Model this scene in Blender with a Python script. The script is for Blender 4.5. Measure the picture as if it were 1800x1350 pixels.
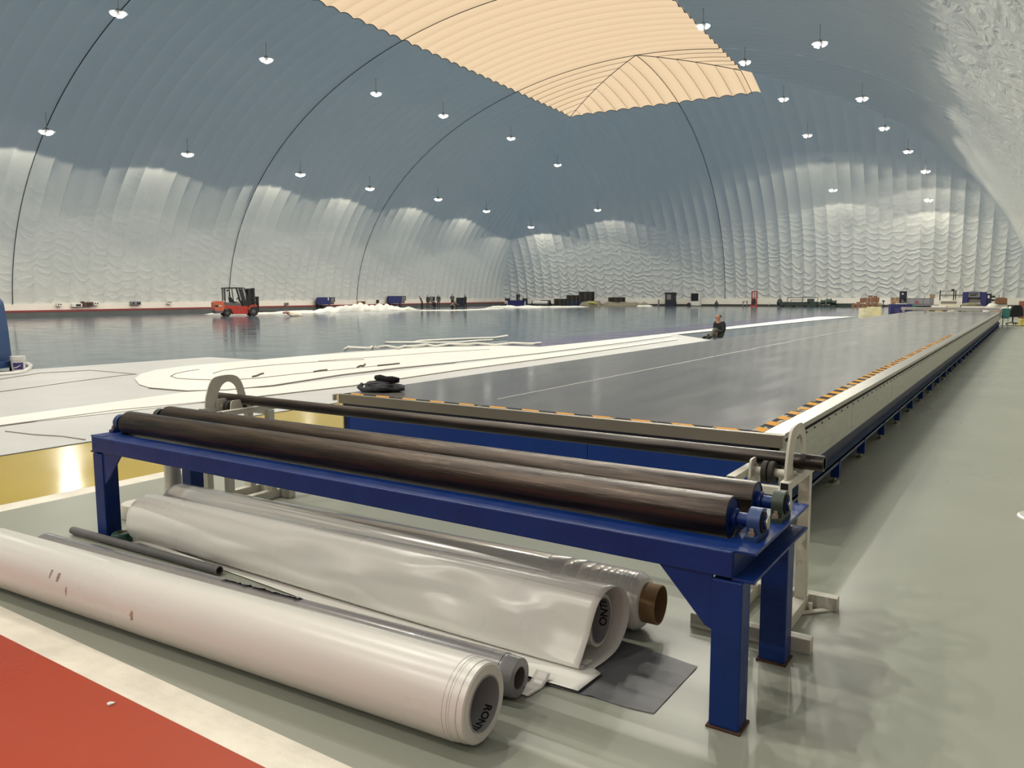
import bpy, bmesh, math, random
import numpy as np
from mathutils import Vector, Matrix

random.seed(7)
SC = bpy.context.scene
for o in list(bpy.data.objects):
    bpy.data.objects.remove(o, do_unlink=True)
COL = SC.collection
PI = math.pi

# ------------------------------------------------------------------ camera
FPX, CAM_H = 1371.8, 1.65
YAW, PITCH, ROLL = math.radians(33.65), math.radians(6.502), math.radians(0.193)
_F = Vector((-math.sin(YAW), math.cos(YAW), 0)); _R = Vector((math.cos(YAW), math.sin(YAW), 0)); _U = Vector((0, 0, 1))
_F2 = _F*math.cos(PITCH)-_U*math.sin(PITCH)
_D = -(_U*math.cos(PITCH)+_F*math.sin(PITCH))
_RX = _R*math.cos(ROLL)+_D*math.sin(ROLL)
_DY = _D*math.cos(ROLL)-_R*math.sin(ROLL)
cam_d = bpy.data.cameras.new('camera'); cam = bpy.data.objects.new('camera', cam_d); COL.objects.link(cam)
cam_d.sensor_width = 36; cam_d.lens = FPX/1800*36; cam_d.clip_start = .05; cam_d.clip_end = 500
m = Matrix.Identity(4)
for i in range(3):
    m[i][0] = _RX[i]; m[i][1] = -_DY[i]; m[i][2] = -_F2[i]
m[0][3], m[1][3], m[2][3] = 0, 0, CAM_H
cam.matrix_world = m
SC.camera = cam

# ------------------------------------------------------------------ daylight outside, exposure
SKY_STRENGTH = 1.45
LAMP_W = 3550.0
w = bpy.data.worlds.new('overcast_sky'); SC.world = w; w.use_nodes = True
bg = w.node_tree.nodes['Background']
bg.inputs[0].default_value = (.72, .86, 1, 1); bg.inputs[1].default_value = SKY_STRENGTH
SC.view_settings.view_transform = 'Standard'; SC.view_settings.look = 'None'
SC.view_settings.exposure = -0.07; SC.view_settings.gamma = 1.0
SC.view_settings.use_curve_mapping = False

SC.cycles.max_bounces = 4; SC.cycles.diffuse_bounces = 3; SC.cycles.glossy_bounces = 2
SC.cycles.transmission_bounces = 3; SC.cycles.transparent_max_bounces = 6
SC.cycles.use_adaptive_sampling = True; SC.cycles.adaptive_threshold = .04
SC.cycles.sample_clamp_indirect = 6.0; SC.cycles.caustics_reflective = False; SC.cycles.caustics_refractive = False

# ------------------------------------------------------------------ helpers
def at(u, v, z=0.0):
    """the place on a level z that lies in the direction of pixel (u, v) of the 1800 x 1350 photograph"""
    d = _RX*((u-900)/FPX)+_DY*((v-675)/FPX)+_F2
    t = (z-CAM_H)/d.z
    return Vector((d.x*t, d.y*t, z))
def depth(P): return (Vector(P)-Vector((0, 0, CAM_H))).dot(_F2)

def link(o, parent=None):
    COL.objects.link(o)
    if parent is not None: o.parent = parent
    return o
def obj(name, bm, mat=None, parent=None, smooth=False, mats=None):
    me = bpy.data.meshes.new(name)
    bm.normal_update(); bm.to_mesh(me); bm.free()
    if smooth:
        me.polygons.foreach_set('use_smooth', [True]*len(me.polygons))
    for mm in (mats or ([mat] if mat else [])): me.materials.append(mm)
    o = bpy.data.objects.new(name, me)
    return link(o, parent)
def auto_smooth(o, deg=35):
    me = o.data
    me.polygons.foreach_set('use_smooth', [True]*len(me.polygons))
    b = bmesh.new(); b.from_mesh(me); lim = math.radians(deg)
    for e in b.edges:
        e.smooth = len(e.link_faces) == 2 and e.calc_face_angle(0) < lim
    b.to_mesh(me); b.free(); return o
def tag(o, label=None, cat=None, group=None, kind=None):
    if label: o['label'] = label
    if cat: o['category'] = cat
    if group: o['group'] = group
    if kind: o['kind'] = kind
    return o
def thing(name, label, cat, loc=(0, 0, 0), rotz=0.0, group=None, scale=1.0):
    o = bpy.data.objects.new(name, None); COL.objects.link(o)
    o.empty_display_size = .1
    o.location = loc; o.rotation_euler = (0, 0, rotz); o.scale = (scale,)*3
    return tag(o, label, cat, group)
def copy_tree(o, parent=None):
    c = o.copy(); COL.objects.link(c)
    if parent is not None: c.parent = parent
    for ch in list(o.children):
        if ch.type != 'LIGHT': copy_tree(ch, c)
    return c
def struct(name, bm, mat, parent=None, **k):
    o = obj(name, bm, mat, parent, **k)
    if parent is None: o['kind'] = 'structure'
    return o
def NB(): return bmesh.new()
def hexa(bm, P, mi=0):
    """P: 8 corners, bottom ring then top ring"""
    v = [bm.verts.new(p) for p in P]
    fs = []
    for q in ((3, 2, 1, 0), (4, 5, 6, 7), (0, 1, 5, 4), (1, 2, 6, 5), (2, 3, 7, 6), (3, 0, 4, 7)):
        f = bm.faces.new([v[i] for i in q]); f.material_index = mi; fs.append(f)
    return v, fs
def box(bm, x0, x1, y0, y1, z0, z1, bev=0.0, mi=0, seg=2):
    v, fs = hexa(bm, [(x0, y0, z0), (x1, y0, z0), (x1, y1, z0), (x0, y1, z0), (x0, y0, z1), (x1, y0, z1), (x1, y1, z1), (x0, y1, z1)], mi)
    if bev > 0:
        es = list({e for f in fs for e in f.edges})
        bmesh.ops.bevel(bm, geom=es, offset=bev, segments=seg, affect='EDGES', profile=.5)
    return bm
def bx(x0, x1, y0, y1, z0, z1, bev=0.0, mi=0):
    return box(NB(), x0, x1, y0, y1, z0, z1, bev, mi)
def frame_of(d):
    d = Vector(d).normalized()
    a = Vector((0, 0, 1)) if abs(d.z) < .9 else Vector((1, 0, 0))
    u = d.cross(a).normalized(); v = d.cross(u).normalized()
    return d, u, v
def lathe(bm, p0, p1, prof, seg=24, closed=False, mi=0):
    """prof: [(distance along p0->p1 in metres, radius)]; closed joins the last ring to the first"""
    p0 = Vector(p0); d, u, v = frame_of(Vector(p1)-p0)
    rings = []
    for s, r in prof:
        if r < 1e-6:
            rings.append([bm.verts.new(p0+d*s)])
        else:
            rings.append([bm.verts.new(p0+d*s+(u*math.cos(2*PI*k/seg)+v*math.sin(2*PI*k/seg))*r) for k in range(seg)])
    n = len(rings)
    for i in range(n if closed else n-1):
        A, B = rings[i], rings[(i+1) % n]
        for k in range(seg):
            k2 = (k+1) % seg
            if len(A) == 1 and len(B) == 1: continue
            if len(A) == 1: f = [A[0], B[k2], B[k]]
            elif len(B) == 1: f = [A[k], A[k2], B[0]]
            else: f = [A[k], A[k2], B[k2], B[k]]
            try:
                fc = bm.faces.new(f); fc.material_index = mi
            except ValueError: pass
    return bm
def tube(bm, p0, p1, r, seg=16, rin=None, mi=0):
    L = (Vector(p1)-Vector(p0)).length
    if rin is None: lathe(bm, p0, p1, [(0, 0), (0, r), (L, r), (L, 0)], seg, mi=mi)
    else: lathe(bm, p0, p1, [(0, rin), (0, r), (L, r), (L, rin)], seg, closed=True, mi=mi)
    return bm
def sweep(bm, pts, r, seg=6, mi=0, closed=False):
    """a round tube along a polyline; r is one number or one per point"""
    pts = [Vector(p) for p in pts]; n = len(pts); rings = []
    up = None
    for i in range(n):
        if closed: t = (pts[(i+1) % n]-pts[i-1])
        else: t = pts[min(i+1, n-1)]-pts[max(i-1, 0)]
        t.normalize()
        if up is None: _, u, v = frame_of(t)
        else:
            u = (up-t*up.dot(t)).normalized(); v = t.cross(u)
        up = u
        rr = r[i] if isinstance(r, (list, tuple)) else r
        rings.append([bm.verts.new(pts[i]+(u*math.cos(2*PI*k/seg)+v*math.sin(2*PI*k/seg))*rr) for k in range(seg)])
    for i in range(n if closed else n-1):
        A, B = rings[i], rings[(i+1) % n]
        for k in range(seg):
            f = bm.faces.new([A[k], A[(k+1) % seg], B[(k+1) % seg], B[k]]); f.material_index = mi
    if not closed:
        for R, rev in ((rings[0], True), (rings[-1], False)):
            f = bm.faces.new(R[::-1] if rev else R); f.material_index = mi
    return bm
def prism(bm, poly, ax, a0, a1, mi=0):
    """a polygon extruded along axis ax ('x','y','z') from a0 to a1; poly holds the two other coordinates in order"""
    def P(p, a):
        if ax == 'x': return (a, p[0], p[1])
        if ax == 'y': return (p[0], a, p[1])
        return (p[0], p[1], a)
    A = [bm.verts.new(P(p, a0)) for p in poly]; B = [bm.verts.new(P(p, a1)) for p in poly]
    n = len(poly)
    bm.faces.new(A[::-1]).material_index = mi; bm.faces.new(B).material_index = mi
    for i in range(n): bm.faces.new([A[i], A[(i+1) % n], B[(i+1) % n], B[i]]).material_index = mi
    bmesh.ops.recalc_face_normals(bm, faces=bm.faces[:])
    return bm
def grid(bm, fn, nu, nv, mi=0):
    V = [[bm.verts.new(fn(i/nu, j/nv)) for j in range(nv+1)] for i in range(nu+1)]
    for i in range(nu):
        for j in range(nv):
            bm.faces.new([V[i][j], V[i+1][j], V[i+1][j+1], V[i][j+1]]).material_index = mi
    return bm
def fillet(pts, r, seg=5):
    """rounds the corners of a closed polygon"""
    out = []; n = len(pts)
    for i in range(n):
        a, b, c = Vector(pts[i-1]).to_2d(), Vector(pts[i]).to_2d(), Vector(pts[(i+1) % n]).to_2d()
        rr = r[i] if isinstance(r, (list, tuple)) else r
        if rr <= 0: out.append(tuple(b)); continue
        d1 = (a-b).normalized(); d2 = (c-b).normalized()
        ang = d1.angle(d2); tl = min(rr/math.tan(ang/2), (a-b).length*.49, (c-b).length*.49)
        s, e = b+d1*tl, b+d2*tl
        for k in range(seg+1):
            t = k/seg
            out.append(tuple(s*(1-t)**2+b*2*t*(1-t)+e*t*t))
    return out

# ------------------------------------------------------------------ materials
def srgb(r, g, b):
    f = lambda c: (c/255/12.92) if c/255 <= .04045 else ((c/255+.055)/1.055)**2.4
    return (f(r), f(g), f(b), 1)
_mc = {}
def M(name, col, rough=.5, metal=0.0, var=.12, vs=6.0, bump=0.0, bs=40.0, stretch=None, rvar=0.0, spec=.5, col2=None, coat=0.0, em=0.0, detail=5.0):
    if name in _mc: return _mc[name]
    mt = bpy.data.materials.new(name); mt.use_nodes = True; nt = mt.node_tree; N = nt.nodes; L = nt.links
    b = N['Principled BSDF']
    b.inputs['Roughness'].default_value = rough; b.inputs['Metallic'].default_value = metal
    b.inputs['Specular IOR Level'].default_value = spec
    b.inputs['Coat Weight'].default_value = coat
    tc = N.new('ShaderNodeTexCoord'); mp = N.new('ShaderNodeMapping'); L.new(tc.outputs['Object'], mp.inputs[0])
    if stretch: mp.inputs['Scale'].default_value = stretch
    n1 = N.new('ShaderNodeTexNoise'); n1.inputs['Scale'].default_value = vs; n1.inputs['Detail'].default_value = detail; L.new(mp.outputs[0], n1.inputs[0])
    r = N.new('ShaderNodeValToRGB'); L.new(n1.outputs[0], r.inputs[0])
    c = Vector(col[:3]); c2 = Vector(col2[:3]) if col2 else None
    lo, hi = (c, c2) if c2 else (c*(1-var), c*(1+var))
    r.color_ramp.elements[0].position = .3; r.color_ramp.elements[1].position = .7
    r.color_ramp.elements[0].color = (*lo, 1); r.color_ramp.elements[1].color = (*[min(1, x) for x in hi], 1)
    L.new(r.outputs[0], b.inputs['Base Color'])
    if rvar:
        n2 = N.new('ShaderNodeTexNoise'); n2.inputs['Scale'].default_value = vs*1.7; n2.inputs['Detail'].default_value = 4; L.new(mp.outputs[0], n2.inputs[0])
        mr = N.new('ShaderNodeMapRange'); L.new(n2.outputs[0], mr.inputs[0])
        mr.inputs[1].default_value = .3; mr.inputs[2].default_value = .7
        mr.inputs[3].default_value = max(.02, rough-rvar); mr.inputs[4].default_value = min(1, rough+rvar); L.new(mr.outputs[0], b.inputs['Roughness'])
    if bump:
        n3 = N.new('ShaderNodeTexNoise'); n3.inputs['Scale'].default_value = bs; n3.inputs['Detail'].default_value = 4; L.new(mp.outputs[0], n3.inputs[0])
        bp = N.new('ShaderNodeBump'); bp.inputs['Strength'].default_value = bump; bp.inputs['Distance'].default_value = .02
        L.new(n3.outputs[0], bp.inputs['Height']); L.new(bp.outputs[0], b.inputs['Normal'])
    if em:
        b.inputs['Emission Color'].default_value = col; b.inputs['Emission Strength'].default_value = em
    _mc[name] = mt
    return mt
def math_node(nt, op, a, b=None):
    n = nt.nodes.new('ShaderNodeMath'); n.operation = op
    for i, x in enumerate((a, b)):
        if x is None: continue
        if isinstance(x, (int, float)): n.inputs[i].default_value = x
        else: nt.links.new(x, n.inputs[i])
    return n.outputs[0]

def membrane_mat(name, col, trans, tcol, swag, swag_h, crumple, rough=.42, slack=False):
    """coated fabric: some daylight comes through it, slack folds hang between the ribs"""
    mt = bpy.data.materials.new(name); mt.use_nodes = True; nt = mt.node_tree; N = nt.nodes; L = nt.links
    out = N['Material Output']; b = N['Principled BSDF']
    b.inputs['Roughness'].default_value = rough; b.inputs['Specular IOR Level'].default_value = .45
    uv = N.new('ShaderNodeUVMap'); sp = N.new('ShaderNodeSeparateXYZ'); L.new(uv.outputs[0], sp.inputs[0])
    tc = N.new('ShaderNodeTexCoord')
    nz = N.new('ShaderNodeTexNoise'); nz.inputs['Scale'].default_value = .22; nz.inputs['Detail'].default_value = 3; L.new(tc.outputs['Object'], nz.inputs[0])
    nzf = N.new('ShaderNodeTexNoise'); nzf.inputs['Scale'].default_value = 1.3; nzf.inputs['Detail'].default_value = 5; L.new(tc.outputs['Object'], nzf.inputs[0])
    base = N.new('ShaderNodeValToRGB'); L.new(nz.outputs[0], base.inputs[0])
    c = Vector(col[:3]); base.color_ramp.elements[0].color = (*(c*.95), 1); base.color_ramp.elements[1].color = (*c, 1)
    L.new(base.outputs[0], b.inputs['Base Color'])
    fu = math_node(nt, 'FRACT', sp.outputs[0])
    x = math_node(nt, 'MULTIPLY_ADD', fu, 2.0); x.node.inputs[2].default_value = -1.0
    x2 = math_node(nt, 'MULTIPLY', x, x)
    ph = math_node(nt, 'MULTIPLY_ADD', x2, -.62); L.new(sp.outputs[1], ph.node.inputs[2])
    ph = math_node(nt, 'ADD', ph, math_node(nt, 'MULTIPLY', nz.outputs[0], 5.0))
    ph = math_node(nt, 'ADD', ph, math_node(nt, 'MULTIPLY', nzf.outputs[0], .9))
    s = math_node(nt, 'SINE', math_node(nt, 'MULTIPLY', ph, 2*PI/1.05))
    s = math_node(nt, 'POWER', math_node(nt, 'MULTIPLY_ADD', s, .5), 2.5)
    s.node.inputs[0].links[0].from_node.inputs[2].default_value = .5
    hm = N.new('ShaderNodeMapRange'); L.new(sp.outputs[1], hm.inputs[0])
    hm.inputs[1].default_value = swag_h; hm.inputs[2].default_value = 0; hm.inputs[3].default_value = .04; hm.inputs[4].default_value = 1
    s = math_node(nt, 'MULTIPLY', math_node(nt, 'MULTIPLY', s, hm.outputs[0]), swag)
    # finer slanting creases
    mp = N.new('ShaderNodeMapping'); mp.inputs['Scale'].default_value = (1.6, 2.6, 1); mp.inputs['Rotation'].default_value = (0, 0, .5); L.new(uv.outputs[0], mp.inputs[0])
    nc = N.new('ShaderNodeTexNoise'); nc.inputs['Scale'].default_value = 1.0; nc.inputs['Detail'].default_value = 6; nc.inputs['Distortion'].default_value = 1.2; L.new(mp.outputs[0], nc.inputs[0])
    rid = math_node(nt, 'ABSOLUTE', math_node(nt, 'SUBTRACT', nc.outputs[0], .5))
    rid = math_node(nt, 'MULTIPLY', rid, crumple)
    if slack:                                # the near side hangs slack: deeper creases low down and toward the near end
        mp.inputs['Scale'].default_value = (.95, .38, 1); nc.inputs['Detail'].default_value = 5
        so = N.new('ShaderNodeSeparateXYZ'); L.new(tc.outputs['Object'], so.inputs[0])
        r1 = N.new('ShaderNodeMapRange'); L.new(so.outputs[1], r1.inputs[0]); r1.inputs[1].default_value = 85; r1.inputs[2].default_value = 22; r1.inputs[3].default_value = .07; r1.inputs[4].default_value = 1
        r2 = N.new('ShaderNodeMapRange'); L.new(sp.outputs[1], r2.inputs[0]); r2.inputs[1].default_value = 31; r2.inputs[2].default_value = 22; r2.inputs[3].default_value = .1; r2.inputs[4].default_value = 1
        rid = math_node(nt, 'MULTIPLY', rid, math_node(nt, 'MULTIPLY', r1.outputs[0], r2.outputs[0]))
    h = math_node(nt, 'ADD', s, rid)
    bp = N.new('ShaderNodeBump'); bp.inputs['Strength'].default_value = 1.0; bp.inputs['Distance'].default_value = 1.0
    L.new(h, bp.inputs['Height']); L.new(bp.outputs[0], b.inputs['Normal'])
    tr = N.new('ShaderNodeBsdfTranslucent'); tr.inputs[0].default_value = tcol
    mx = N.new('ShaderNodeMixShader'); mx.inputs[0].default_value = trans
    L.new(b.outputs[0], mx.inputs[1]); L.new(tr.outputs[0], mx.inputs[2]); L.new(mx.outputs[0], out.inputs[0])
    return mt

# ------------------------------------------------------------------ the hall: an inflated dome
PHI = math.radians(4.0)
AX = Vector((-math.sin(PHI), math.cos(PHI), 0)); BX = Vector((math.cos(PHI), math.sin(PHI), 0))
PC, QC, HW, HT, RIB = -28.7, 75.2, 36.3, 25.0, 36.3/24
QB = -44.3                                   # where the straight vault ends behind the camera
BASE_Z = 1.05
SKL, SKR, SKE = -9*RIB, 5.4*RIB, 9*RIB
def dw(p, q, z): return BX*(p+PC)+AX*q+Vector((0, 0, z))
def ell(d, inset=0.0): return (HT-inset)*math.sqrt(max(0, 1-(d/(HW-inset))**2))

FAB = srgb(203, 201, 190)
m_side = membrane_mat('white_membrane_side', FAB, .085, (.48, .71, .92, 1), .022, 16, .04)
m_end = membrane_mat('white_membrane_end', FAB, .085, (.48, .71, .92, 1), .10, 17, .05)
m_near = membrane_mat('white_membrane_slack', FAB, .075, (.48, .71, .92, 1), .03, 20, .85, rough=.27, slack=True)
m_sky = membrane_mat('translucent_skylight', srgb(240, 225, 195), .94, (.95, .60, .33, 1), .02, 16, .012)
m_cable = M('dark_seam_cable', srgb(60, 62, 66), .6)
dome = bpy.data.objects.new('ceiling', None); COL.objects.link(dome); dome['kind'] = 'structure'

def arc_from(a0, a1): # rough arc length for the texture
    return abs(a1-a0)*31.0
def gore(coord0, coord1, placer, breaks, mats_for, ns=6, flip=False, bill=.25, mats=None, hip=None):
    """one strip of fabric between two ribs. placer(c, d, z) -> world; breaks(c) -> list of signed distances d that bound zones;
    mats_for: material index of each zone"""
    bm = NB(); uvl = bm.loops.layers.uv.new('UVMap')
    cols = []
    for k in range(ns+1):
        f = k/ns; c = coord0+(coord1-coord0)*f
        bz = breaks(c); col = []
        for zi in range(len(bz)-1):
            d0, d1, n = bz[zi][0], bz[zi+1][0], bz[zi][1]
            a0, a1 = math.acos(max(-1, min(1, d0/HW))), math.acos(max(-1, min(1, d1/HW)))
            for j in range(n + (1 if zi == len(bz)-2 else 0)):
                a = a0+(a1-a0)*j/n
                d, z = HW*math.cos(a), HT*math.sin(a)
                nd, nz_ = math.cos(a)/HW, math.sin(a)/HT
                l = math.hypot(nd, nz_); off = bill*(1-(2*f-1)**2)*(1.0 if hip is None else max(0.0, min(1.0, (abs(d)-hip(c))/1.5)))
                aa = a if a <= PI/2 else PI-a
                col.append((bm.verts.new(placer(c, d+nd/l*off, z+nz_/l*off)), (c/RIB, aa*31.0), zi))
        cols.append(col)
    for k in range(ns):
        A, B = cols[k], cols[k+1]
        for j in range(len(A)-1):
            vs = [A[j], B[j], B[j+1], A[j+1]]
            pts = [x[0] for x in vs]
            if (pts[0].co-pts[3].co).length < 1e-5 and (pts[1].co-pts[2].co).length < 1e-5: continue
            us = []; seen = []
            for x in vs:
                if any((x[0].co-s.co).length < 1e-6 for s in seen): continue
                seen.append(x[0]); us.append(x)
            if len(us) < 3: continue
            fc = bm.faces.new([x[0] for x in (us[::-1] if flip else us)])
            fc.material_index = mats_for[A[j][2]]; fc.smooth = True
            for lp, x in zip(fc.loops, us[::-1] if flip else us): lp[uvl].uv = x[1]
    return obj('membrane_panel', bm, parent=dome, mats=mats)

dB = HW*math.sqrt(1-(BASE_Z/HT)**2)
# straight vault
nq = round((QC-QB)/RIB)
for i in range(nq):
    q1 = QC-i*RIB; q0 = q1-RIB
    gore(q0, q1, lambda c, d, z: dw(d, c, z), lambda c: [(-dB, 26), (SKL, 14), (SKR, 10), (22, 20), (dB, 0)], [0, 1, 2, 2],
         mats=[m_side, m_sky, m_near])
# hipped far end: side strips running up to the hip, then the end wall strips
for i in range(24):
    q0, q1 = QC+i*RIB, QC+(i+1)*RIB
    if i == 23: q1 -= .04
    def brL(c):
        h = max(.001, c-QC); return [(-dB, 22), (min(-h, max(SKL, -dB)) if h > -SKL else SKL, 8), (-h, 0)] if h < -SKL else [(-dB, 22), (-max(h, 0.001) if h < dB else -dB, 8), (-h if h < dB else -dB, 0)]
    def brR(c):
        h = max(.001, c-QC); return [(h, 8), (SKR, 22), (dB, 0)] if h < SKR else [(min(h, dB), 8), (min(h, dB), 22), (dB, 0)]
    gore(q0, q1, lambda c, d, z: dw(d, c, z), brL, [0, 1], mats=[m_side, m_sky], hip=lambda c: c-QC)
    gore(q0, q1, lambda c, d, z: dw(d, c, z), brR, [1, 0], mats=[m_near, m_sky], hip=lambda c: c-QC)
for i in range(-24, 24):
    p0, p1 = i*RIB, (i+1)*RIB
    if i == -24: p0 += .04
    if i == 23: p1 -= .04
    sky = (p0 >= SKL-.01 and p1 <= SKR+RIB*.7)
    def brE(c):
        h = max(.001, abs(c))
        if sky and h < SKE: return [(h, 8), (SKE, 26), (dB, 0)]
        return [(min(h, dB), 8), (min(h, dB), 26), (dB, 0)]
    gore(p0, p1, lambda c, d, z: dw(c, QC+d, z), brE, [1, 0], mats=[m_end, m_sky], flip=True, hip=lambda c: abs(c))
# closing wall behind the camera
bm = NB()
vs = [bm.verts.new(dw(HW*math.cos(PI*k/40)*1.01, QB, HT*math.sin(PI*k/40)*1.01)) for k in range(41)]
bm.faces.new(vs)
o = obj('rear_panel', bm, m_side, dome)

# seams: main cables along some arches, the ridge line of the end wall, the borders of the skylight and the hips inside it
def arch_line(q, d0, d1, n=60, ins=.06):
    a0, a1 = math.acos(d0/HW), math.acos(d1/HW)
    return [dw((HW-ins)*math.cos(a0+(a1-a0)*k/n), q, (HT-ins)*math.sin(a0+(a1-a0)*k/n)) for k in range(n+1)]
for q in (QC-27*RIB, QC-13*RIB, QC):
    obj('seam_cable', sweep(NB(), arch_line(q, -dB, SKR), .034, 5), m_cable, dome, smooth=True)
obj('seam_cable', sweep(NB(), [dw(0, QC+(HW-.06)*math.cos(a), (HT-.06)*math.sin(a)) for a in np.linspace(PI/2, math.asin(BASE_Z/HT), 50)], .036, 5), m_cable, dome, smooth=True)
for d in (SKL, SKR):
    pts = []
    q = 30.0
    while q < QC+min(abs(d), 14)+.01:
        f = ((q-QC)/RIB) % 1.0; off = .25*(1-(2*f-1)**2)-.05
        dd = d if abs(d) >= q-QC else d
        pts.append(dw(d, q, ell(max(abs(d), q-QC))+off)); q += RIB/6
    if d == SKR:
        while q < QC+SKE+.01:
            pts.append(dw(d, q, ell(max(abs(d), q-QC)) - .03)); q += RIB/6
    obj('skylight_border', sweep(NB(), pts, .032, 5), m_cable, dome, smooth=True)
pts = []
p = SKL
while p < SKR+.01:
    f = (p/RIB) % 1.0; off = .25*(1-(2*f-1)**2)-.05
    pts.append(dw(p, QC+SKE, ell(SKE)+off)); p += RIB/6
obj('skylight_border', sweep(NB(), pts, .032, 5), m_cable, dome, smooth=True)
for sgn, lim in ((-1, -SKL), (1, SKR)):
    obj('hip_seam', sweep(NB(), [dw(sgn*d, QC+d, ell(d)-.05) for d in np.linspace(0, lim, 14)], .04, 5), m_cable, dome, smooth=True)
for k in range(1, 9):
    d0 = k*RIB
    obj('rib_seam', sweep(NB(), [dw(-d, QC+d0, ell(d)-.03) for d in np.linspace(d0, -SKL, 14)] if d0 < -SKL-.3 else [dw(-d0, QC+d0, ell(d0)-.03), dw(SKL, QC+d0, ell(-SKL)-.03)], .019, 4), m_cable, dome)
    if d0 < SKR-.2: obj('rib_seam', sweep(NB(), [dw(d, QC+d0, ell(d)-.03) for d in np.linspace(d0, SKR, 14)], .019, 4), m_cable, dome)
    obj('rib_seam', sweep(NB(), [dw(-d0, QC+d, ell(d)-.03) for d in np.linspace(d0, SKE, 14)], .019, 4), m_cable, dome)
    if d0 < SKR: obj('rib_seam', sweep(NB(), [dw(d0, QC+d, ell(d)-.03) for d in np.linspace(d0, SKE, 14)], .019, 4), m_cable, dome)

# low wall and kerb round the foot of the dome
m_lowwall = M('white_low_wall', srgb(226, 222, 212), .6, var=.04, vs=.8)
m_kerb = M('grey_kerb', srgb(84, 88, 88), .6, var=.1, vs=1.2)
m_kerb2 = M('dark_kerb', srgb(62, 60, 58), .6, var=.1, vs=1.2)
m_redband = M('red_band', srgb(128, 54, 54), .5, var=.12, vs=2)
def wbox(p0, p1, q0, q1, z0, z1):
    bm = NB()
    hexa(bm, [dw(p0, q0, z0), dw(p1, q0, z0), dw(p1, q1, z0), dw(p0, q1, z0), dw(p0, q0, z1), dw(p1, q0, z1), dw(p1, q1, z1), dw(p0, q1, z1)])
    return bm
struct('wall_left', wbox(-HW-.2, -dB+.02, QB, QC+HW+.2, 0, 1.08), m_lowwall)
struct('wall_right', wbox(dB-.02, HW+.2, QB, QC+HW+.2, 0, 1.08), m_lowwall)
struct('wall_end', wbox(-HW, HW, QC+dB-.02, QC+HW+.2, 0, 1.08), m_lowwall)
struct('wall_rear', wbox(-HW, HW, QB-.3, QB, 0, 1.2), m_lowwall)
struct('baseboard_left', wbox(-dB+.02, -dB+.32, QB, QC+dB-.3, 0, .40), m_kerb)
struct('trim_1', wbox(-dB+.02, -dB+.34, QB, QC+dB-.3, .40, .56), m_redband)
struct('baseboard_end', wbox(-dB+.02, dB-.02, QC+dB-.28, QC+dB-.02, 0, .26), m_kerb2)
struct('baseboard_right', wbox(dB-.3, dB-.02, QB, QC+dB-.3, 0, .40), m_kerb)

# floor: one slab, painted in zones
def floor_mat(name, col, rough, rv, var=.06, vs=.6, scuff=.0):
    return M(name, col, rough, 0, var=var, vs=vs, rvar=rv, spec=.36, detail=8)
m_fblue = floor_mat('blue_grey_epoxy', srgb(82, 98, 110), .12, .05)
m_fgrey = floor_mat('grey_green_epoxy', srgb(146, 150, 139), .34, .07, var=.05)
m_fred = floor_mat('red_epoxy', srgb(164, 56, 28), .3, .06, var=.08)
m_fyel = floor_mat('yellow_epoxy', srgb(180, 157, 58), .16, .05)
m_fwhite = M('white_line_paint', srgb(222, 217, 204), .45, var=.10, vs=5, rvar=.1, bump=.25, bs=18)
m_fpur = floor_mat('purple_epoxy', srgb(88, 82, 120), .15, .05)
bm = NB()
xs = [-90, -15.2, -12.8, -8.85, -6.76, -6.55, 40]; ys = [-60, 1.662, 1.83, 130]
zone = {0: 0, 1: 5, 2: 0, 3: 3, 4: 4, 5: 1}
V = [[bm.verts.new((x, y, 0)) for y in ys] for x in xs]
for i in range(len(xs)-1):
    for j in range(len(ys)-1):
        f = bm.faces.new([V[i][j], V[i+1][j], V[i+1][j+1], V[i][j+1]])
        f.material_index = zone[i] if j == 2 else ((2, 4)[j] if i >= 3 else zone[i])
struct('floor', bm, None, mats=[m_fblue, m_fgrey, m_fred, m_fyel, m_fwhite, m_fpur])

# ------------------------------------------------------------------ flood lamps hung under the membrane
m_hous = M('lamp_housing', srgb(150, 152, 152), .5, .3)
m_glow = M('lamp_lens', (1, .98, .92, 1), .3, em=7.0, var=0); m_glow.cycles.emission_sampling = 'NONE'
LROW1 = [(-18.51, 32.71), (-18.23, 44.68), (-17.88, 57.26), (-17.75, 67.67), (-17.64, 81.34), (-18.44, 95.2)]
LROW2 = [(-28.16, 33.29), (-27.98, 44.88), (-27.96, 57.79), (-28.11, 68.39), (-27.94, 81.16), (-28.3, 93.18), (-27.62, 104.79)]
LEND = [(-16.09, 103.1), (14.86, 102.47), (23.02, 97.88), (24.72, 100.97), (25.05, 104.17)]
RROW1 = [(10.7, 61.2), (11.36, 71.75), (11.88, 86.37), (13.06, 94.22)]
RROW2 = [(19.26, 60.49), (20.44, 76.38), (21.31, 88.4)]
back = []
for q in (21, 9, -3, -15, -28): back += [(-18.5, q, 'u'), (-28.1, q, 'l')]
for q in (49, 37, 25, 13, 1, -11, -23): back += [(10.5, q, 'r'), (18.8, q, 'r')]
lamps = [(p, q, 'u') for p, q in LROW1]+[(p, q, 'l') for p, q in LROW2]+[(p, q, 'e') for p, q in LEND]+[(p, q, 'r') for p, q in RROW1+RROW2]+back
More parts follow.
